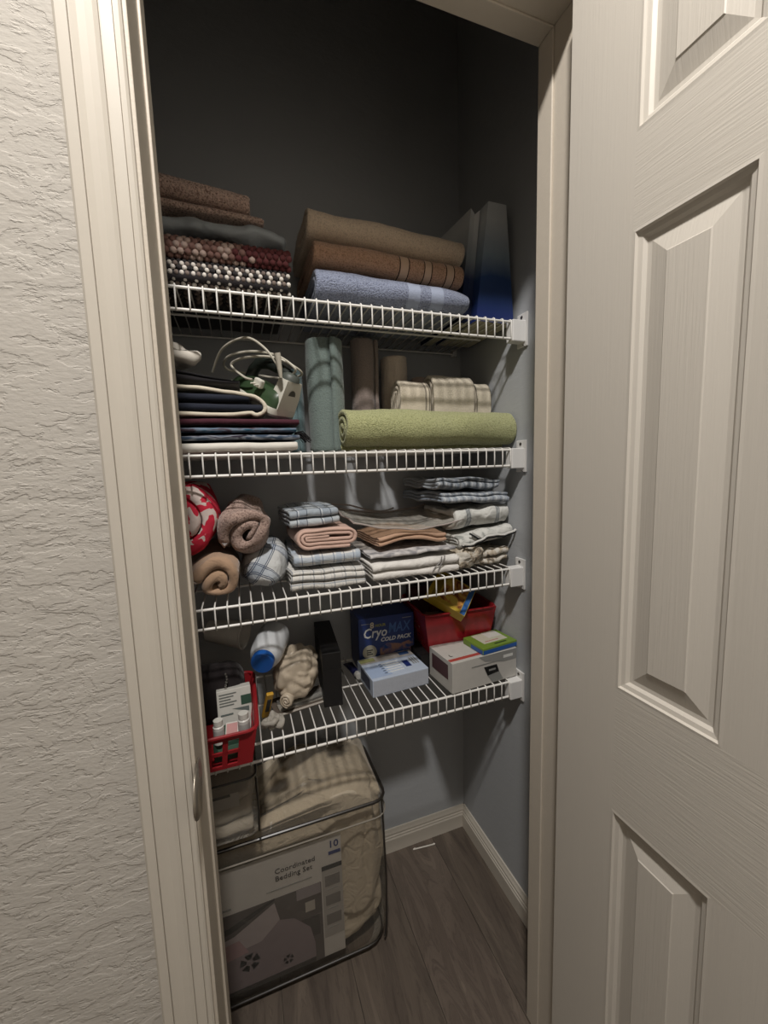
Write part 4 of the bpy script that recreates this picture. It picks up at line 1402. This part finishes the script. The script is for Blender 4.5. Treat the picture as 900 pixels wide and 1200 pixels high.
# cotton swab box
sw = carton('swab_box', 'pale blue cotton swab carton lying flat before the navy one', (.364, .932, B4), .05, .160, .122, .046, plain('swab_blue', 'b4bfd0', .35, var=.03), cat='carton')
tpanel(sw, 'window_print', -.079, .079, .088, .118, .046, plain('swab_band', 'b9b3ac', .5))
tpanel(sw, 'window_print', -.078, -.020, .010, .070, .046, plain('swab_lilac', '9fb0cc', .5))
tpanel(sw, 'badge', .030, .046, .030, .064, .0461, INKB)
tpanel(sw, 'badge', .040, .070, .096, .114, .0463, plain('swab_badge', '31517e', .5))
tpanel(sw, 'lid_edge_print', -.079, -.035, .096, .116, .0463, plain('swab_olive', '9a9a68', .5))
for k in range(5):
    q = MB(); q.tube([(-.030, .022 + .012 * k, .0466), (.020, .024 + .012 * k, .0466)], .0012, 6); q.ellipsoid((-.032, .022 + .012 * k, .0466), (.006, .0028, .0012), 8, 4, 1)
    q.build('swab_picture', [INKW, plain('swab_tip', '55647c', .5)], sw, True)
for k in range(3):
    tpanel(sw, 'lid_word', .054 + .007 * k, .058 + .007 * k, .036, .074, .0461, INKG)
tpanel(sw, 'side_stripe', 0, 0.0005, 0, .0005, .046, INKW)
panel(sw, 'front_film', -.078, .078, .003, .043, plain('swab_front', 'a9aeb8', .25, bump=.5, scale=80))
q = MB(); q.box(-.0806, -.0802, .02, .09, .01, .04); q.build('side_print', plain('swab_dark', '343a50', .5), sw)

# dark box carrying the red bin
carton('storage_box', 'black storage box underneath the red bin', (.560, .985, B4), .0, .230, .165, .056, plain('box_charcoal', '1b191a', .55), cat='box')
rb = taper_basket('storage_bin', 'glossy red open bin set on the black storage box', (.568, 1.062, B4 + .0565), -.05, .185, .165, .222, .195, .118, .003, plain('bin_red', '8e2026', .18, spec=.5), rim=.006, cat='bin')
# contents of the bin
yb = carton('snack_carton', 'yellow picture carton leaning out of the red bin', (.590, .960, B4 + .196), .06, .105, .030, .120, plain('carton_yellow', 'b69a34', .45), cat='carton', rx=-.85, ry=-.75)
yb.rotation_mode = 'YXZ'
panel(yb, 'photo_print', -.040, .047, .018, .085, patterned('snack_photo', ['7a4a30', 'c08a48', 'd8bd5a'], 34, thr=(.4, .5, .6), use_uv=False, wr=0))
panel(yb, 'blue_corner', -.0515, .051, .002, .016, plain('ink_azure', '2f62a0', .5))
panel(yb, 'word_band', -.045, .045, .090, .108, plain('ink_mustard', '7e6a22', .5))
carton('dark_carton', 'navy carton tucked behind the yellow one in the red bin', (.625, 1.095, B4 + .062), -.10, .085, .05, .150, plain('carton_navy', '272c4a', .5), cat='carton', rx=-.12)
carton('brown_carton', 'maroon carton at the back corner of the red bin', (.505, 1.105, B4 + .062), .06, .06, .04, .150, plain('carton_maroon', '4a2a2a', .5), cat='carton', rx=-.05)
tag(link('paper_bag', blob_mesh('paper_bag', (.09, .10, .075), plain('kraft_tan', '8b6b57', .7), (.8, .8), 28, 16, amp=.012, freq=26, ridge=.012, rfreq=24, seed=9), None, (.512, 1.035, B4 + .062)), 'crumpled brown paper bag inside the red bin', 'paper bag')

# white box in front
wbx = carton('shipping_box', 'white printed box with a black patch at the shelf end', (.581, .873, B4), .075, .208, .115, .082, plain('box_white', 'bdbab4', .5, var=.03), cat='box')
tpanel(wbx, 'red_stripe', -.1035, -.002, .010, .022, .082, INKR)
tpanel(wbx, 'grey_flap', -.002, .1035, .002, .112, .082, plain('box_grey', '8d8d8a', .5))
q = MB(); q.poly([(-.022, -.0006, .081), (.1035, -.0006, .081), (.1035, -.0006, .052), (.06, -.0006, .052), (-.004, -.0006, .066)]); q.build('grey_print', plain('box_grey', '8d8d8a', .5), wbx)
text('product_line', 'L', .016, INKK, wbx, (-.088, .034, .0824), (0, 0, 0), bold=.0004)
q = MB(); q.poly([(-.006, -.0008, .050), (.036, -.0008, .050), (.044, -.0008, .028), (.006, -.0008, .024)]); q.build('black_patch', INKK, wbx)
q = MB(); q.poly([(.006, -.0007, .024), (.044, -.0007, .028), (.058, -.0007, .004), (.022, -.0007, .002)]); q.build('grey_patch', INKG, wbx)
q = MB(); q.box(.010, .032, -.0011, -.0009, .036, .041); q.build('patch_word', INKG, wbx)
q = MB(); q.box(-.045, .060, -.0009, -.0007, .0575, .0600); q.build('print_line', INKG, wbx)
q = MB(); q.box(.058, .090, -.0009, -.0007, .062, .070); q.build('print_logo', INKW, wbx)
q = MB(); q.box(-.1046, -.1042, .02, .10, .030, .070); q.build('side_print', plain('print_plum', '51363a', .6), wbx)
# green box on it
gb = carton('flat_carton', 'green and blue flat carton lying on the white box', (.632, .880, B4 + .0828), .12, .118, .085, .017, plain('carton_leaf', '6f8a35', .45), cat='carton')
tpanel(gb, 'white_label', -.036, .046, .022, .080, .017, plain('label_pale', 'bdbba8', .5))
tpanel(gb, 'white_label', .000, .046, .046, .080, .0173, plain('label_white', 'c9c8c0', .5))
tpanel(gb, 'red_print', -.026, .020, .030, .033, .0174, plain('ink_rose', 'b07070', .5))
tpanel(gb, 'dark_word', -.010, .030, .009, .014, .0172, plain('ink_forest', '2f4020', .5))
panel(gb, 'blue_edge', -.058, .058, .001, .0115, plain('ink_royal', '2d59a0', .4))
q = MB(); q.box(-.0595, -.0591, .002, .05, .001, .0115); q.build('blue_edge', plain('ink_royal', '2d59a0', .4), gb)

# =================================================================== FLOOR: vinyl bedding bags
bag = thing('bedding_bag', 'large clear vinyl bag stuffed with a cream comforter, on the floor', 'bedding bag', (-.045, .915, .001))
BW, BD, BH = .71, .235, .440      # x from -.40 to .31
CC = fabric('comforter_cream', 'b7ab98', wr=.5)
def squash(V):
    V[:, 2] = V[:, 2] * (1 + .10 * (V[:, 1] / .11))
    z = V[:, 2] - V[:, 2].min()
    low = 1 - np.clip((V[:, 0] - .04) / .10, 0, 1)         # sinks where the second bag lies on it
    V[:, 2] -= low * np.clip(z - .36, 0, 1) * .75
    V[:, 0] = np.clip(V[:, 0], -.345, .345)
    V[:, 1] = np.clip(V[:, 1], -.104, .106)
    z0 = V[:, 2].min()
    d = np.sin(PI * np.clip((V[:, 0] + .352) / .704, 0, 1)) ** .4 * np.sin(PI * np.clip((V[:, 1] + .113) / .226, 0.02, .98)) ** .5
    d *= .12 + .88 * np.clip((V[:, 0] - .04) / .10, 0, 1)
    lim = BH - .030 + .072 * d
    h = V[:, 2] - z0
    V[:, 2] = z0 + np.where(h > lim, lim + (h - lim) * .45, h)
    return V
link('comforter', blob_mesh('comforter', (.695, .212, .48), CC, (.16, .17), 150, 84, amp=.014, freq=8, ridge=.085, rfreq=6.5, amp2=.005, freq2=30, seed=31, deform=squash), bag, (0, BD / 2 + .006, .012))
link('comforter_fold', blob_mesh('comforter_fold', (.66, .20, .20), CC, (.22, .45), 110, 44, amp=.010, freq=10, ridge=.024, rfreq=11, amp2=.004, seed=37), bag, (0, BD / 2 + .008, .012))
def rrect(w0, d0, r, z, n=5, y0=0.0):
    p = []
    for (cx, cy, a0) in ((w0 / 2 - r, y0 + r, -PI / 2), (w0 / 2 - r, y0 + d0 - r, 0), (-w0 / 2 + r, y0 + d0 - r, PI / 2), (-w0 / 2 + r, y0 + r, PI)):
        for k in range(n):
            a = a0 + PI / 2 * k / (n - 1)
            p.append((cx + r * math.cos(a), cy + r * math.sin(a), z))
    return p
q = MB()
rings = [rrect(BW - .06, BD - .05, .05, .0, y0=.025), rrect(BW - .02, BD - .012, .055, .018, y0=.006), rrect(BW, BD, .05, .06), rrect(BW + .006, BD + .004, .045, .2, y0=-.003), rrect(BW, BD, .04, .36), rrect(BW - .004, BD, .035, BH)]
n = len(rings[0])
vs = [p for rr in rings for p in rr]
fs = [(k * n + j, k * n + (j + 1) % n, (k + 1) * n + (j + 1) % n, (k + 1) * n + j) for k in range(len(rings) - 1) for j in range(n)]
q.add(vs, fs)
BV = vinyl('bag_vinyl', 'd8d4cb', haze=.07, rough=.10)
q.build('vinyl_side', BV, bag, True, None)
top = rrect(BW - .004, BD, .035, BH)
GXN, GYN = 24, 8
vs, fs = [], []
for j in range(GYN + 1):
    for i_ in range(GXN + 1):
        u, v = i_ / GXN, j / GYN
        xx = (-.5 + u) * (BW - .012); yy = .004 + v * (BD - .008)
        dome = math.sin(PI * min(1, max(0, u))) ** .4 * math.sin(PI * min(1, v * 1.0)) ** .5
        dome *= .12 + .88 * min(1, max(0, (xx - .04) / .10))
        vs.append((xx, yy, BH + .112 * dome + .008 * noise.noise(Vector((xx * 9, yy * 9, 1))) * dome))
for j in range(GYN):
    for i_ in range(GXN):
        a = j * (GXN + 1) + i_
        fs.append((a, a + 1, a + GXN + 2, a + GXN + 1))
q = MB(); q.add(vs, fs); q.build('vinyl_top', BV, bag, True, None)
PIPD = plain('bag_piping_black', '2b2723', .35)
q = MB(); q.tube(top, .0042, 8, closed=True); q.build('top_piping', PIPD, bag, True)
q = MB(); q.tube(rings[1], .0032, 8, closed=True); q.build('bottom_piping', PIPD, bag, True)
for sx in (-1, 1):
    q = MB(); xx = sx * (BW / 2 - .012)
    q.tube([(xx - sx * .004, .012, .02), (xx, .008, .06), (xx + sx * .003, .006, .2), (xx, .008, .36), (xx - sx * .002, .010, BH)], .0026, 8)
    q.build('edge_piping', PIPD, bag, True)
# zip running round under the top
q = MB(); q.tube([(p[0] * 1.002, p[1], BH - .045) for p in rrect(BW + .002, BD + .002, .037, BH, y0=-.001)], .002, 6, closed=True); q.build('zip', plain('zip_clear', '8d877d', .4), bag, True)
# printed insert card behind the front film
card = MB(); card.box(-.20, .205, .0060, .0068, .045, .382)
cd = card.build('insert_card', plain('card_print', 'b9b5b1', .5, var=.03), bag)
cd.location.x = .022
def cpanel(name, x0, x1, z0, z1, mat, d=0.0):
    q = MB(); q.box(x0, x1, .0052 - d, .0058 - d, z0, z1); return q.build(name, mat, cd)
def cpoly(name, pts, mat, d=0.0):
    q = MB(); q.poly([(x_, .0050 - d, z_) for x_, z_ in pts]); return q.build(name, mat, cd)
cpanel('room_photo', -.20, .150, .045, .265, plain('photo_dusk', '4f4846', .5))
cpanel('side_strip', .153, .2045, .10, .300, plain('card_strip', '9a9692', .5), .0002)
cpanel('strip_header', .153, .2045, .292, .304, INKK, .0008)
for k in range(3):
    cpanel('strip_photo', .160, .198, .245 - k * .055, .275 - k * .055, plain('strip_grey', '6d6966', .5), .0008)
    cpanel('strip_word', .165, .192, .234 - k * .055, .237 - k * .055, INKG, .0008)
cpoly('bed_picture', [(-.20, .055), (.128, .060), (.128, .10), (.118, .150), (.080, .192), (.040, .205), (-.20, .175)], plain('bed_blush', '7c7074', .6), .0004)
cpoly('pillow_picture', [(-.20, .180), (-.06, .205), (.035, .255), (.045, .205), (.0, .165), (-.20, .15)], plain('bed_pillow', '9b9192', .6), .0006)
cpoly('pillow_picture', [(-.11, .185), (-.05, .19), (-.03, .15), (-.11, .14)], plain('bed_pink', '94787c', .6), .0008)
cpoly('headboard_picture', [(-.20, .198), (-.06, .218), (.036, .262), (.036, .268), (-.07, .232), (-.20, .215)], plain('bed_dark', '2a2423', .6), .0008)
cpanel('lamp_picture', .108, .132, .195, .222, plain('lamp_pale', 'a09a92', .5), .0004)
cpanel('wall_art_picture', .088, .148, .236, .264, plain('art_mauve', '857d80', .5), .0004)
cpanel('nightstand_picture', .098, .142, .120, .178, plain('stand_dark', '383231', .5), .0003)
for (mx_, mz_, rr) in ((-.03, .120, .026), (-.12, .135, .020), (-.105, .078, .024), (.06, .085, .014), (.028, .235, .008)):
    q = MB()
    for k in range(5):
        a = 2 * PI * k / 5 + .4
        q.poly([(mx_ + rr * (.35 * math.cos(a - .5)), .0046, mz_ + rr * .35 * math.sin(a - .5)), (mx_ + rr * .95 * math.cos(a - .42), .0046, mz_ + rr * .95 * math.sin(a - .42)), (mx_ + rr * .95 * math.cos(a + .42), .0046, mz_ + rr * .95 * math.sin(a + .42)), (mx_ + rr * (.35 * math.cos(a + .5)), .0046, mz_ + rr * .35 * math.sin(a + .5))])
    q.build('medallion_print', plain('bed_dark', '2a2423', .6), cd)
cpanel('bed_shadow', -.20, .128, .045, .058, plain('bed_dark', '2a2423', .6), .0006)
DK = plain('ink_charcoal', '3a3634', .5)
text('title_word', 'Coordinated', .0190, DK, cd, (.040, .0048, .330), FR, bold=.0001)
text('title_word', 'Bedding Set', .0190, DK, cd, (.040, .0048, .310), FR, bold=.0001)
cpanel('subtitle_line', .018, .128, .286, .2885, INKG, .0004)
text('count_word', '10', .027, INKB, cd, (.172, .0048, .350), FR, bold=.0005)
cpanel('count_band', .172, .203, .331, .340, INKB, .0004)
q = MB(); q.tube([(-.098, .0055, .294), (-.118, .0055, .294), (-.118, .0055, .262), (-.098, .0055, .262)], .0008, 5); q.build('logo_frame', INKG, cd)
cpanel('logo_word', -.108, -.062, .277, .282, INKG, .0004)

# second, smaller vinyl bag lying on top
b2 = thing('sheet_bag', 'small clear vinyl bag of white sheets with black wire edging', 'bedding bag', (-.165, .885, .480))
SW, SD, SHh = .318, .21, .142
link('sheets', cloth_mesh('sheets', serp(5, .19, .021), .0185, .29, fabric('sheet_offwhite', 'b5ada0', wr=.5), amp=.010, freq=15, seed=41, nw=26), b2, (0, .012, .003))
q = MB()
rg_ = [rrect(SW - .01, SD - .01, .02, .0, y0=.005), rrect(SW, SD, .02, .02), rrect(SW, SD, .02, SHh - .012), rrect(SW - .006, SD - .006, .02, SHh, y0=.003)]
n = len(rg_[0])
fs = [(k * n + j, k * n + (j + 1) % n, (k + 1) * n + (j + 1) % n, (k + 1) * n + j) for k in range(3) for j in range(n)] + [tuple(range(n))[::-1], tuple(range(3 * n, 4 * n))]
q.add([p for rr in rg_ for p in rr], fs)
q.build('vinyl_skin', vinyl('sheet_bag_film', haze=.10), b2, True, 50)
q = MB()
q.tube(rg_[3], .0022, 6, closed=True)
q.build('edge_wire', PIPD, b2, True)
for sx in (-1, 1):
    q = MB(); q.tube([(sx * (SW / 2 - .004), .002, .01), (sx * (SW / 2 - .002), .001, .06), (sx * (SW / 2 - .004), .003, SHh)], .0022, 6); q.build('edge_wire', PIPD, b2, True)
q = MB(); q.box(.040, .118, .0015, .0022, .085, .118); q.build('paper_insert', plain('insert_white', 'a9a5a0', .6), b2)
q = MB(); q.box(.060, .100, .0009, .0014, .112, .118); q.build('insert_band', INKK, b2)

# little white stick on the floor by the back baseboard
q = MB(); q.tube([(.477, 1.146, .0022), (.550, 1.138, .0022)], .0021, 8)
q.ellipsoid((.479, 1.1458, .003), (.006, .003, .0029), 8, 5); q.ellipsoid((.548, 1.1382, .003), (.006, .003, .0029), 8, 5)
tag(q.build('cotton_swab', plain('swab_white', 'dad6cd', .7), None, True), 'single white cotton swab lying before the back baseboard', 'cotton swab')
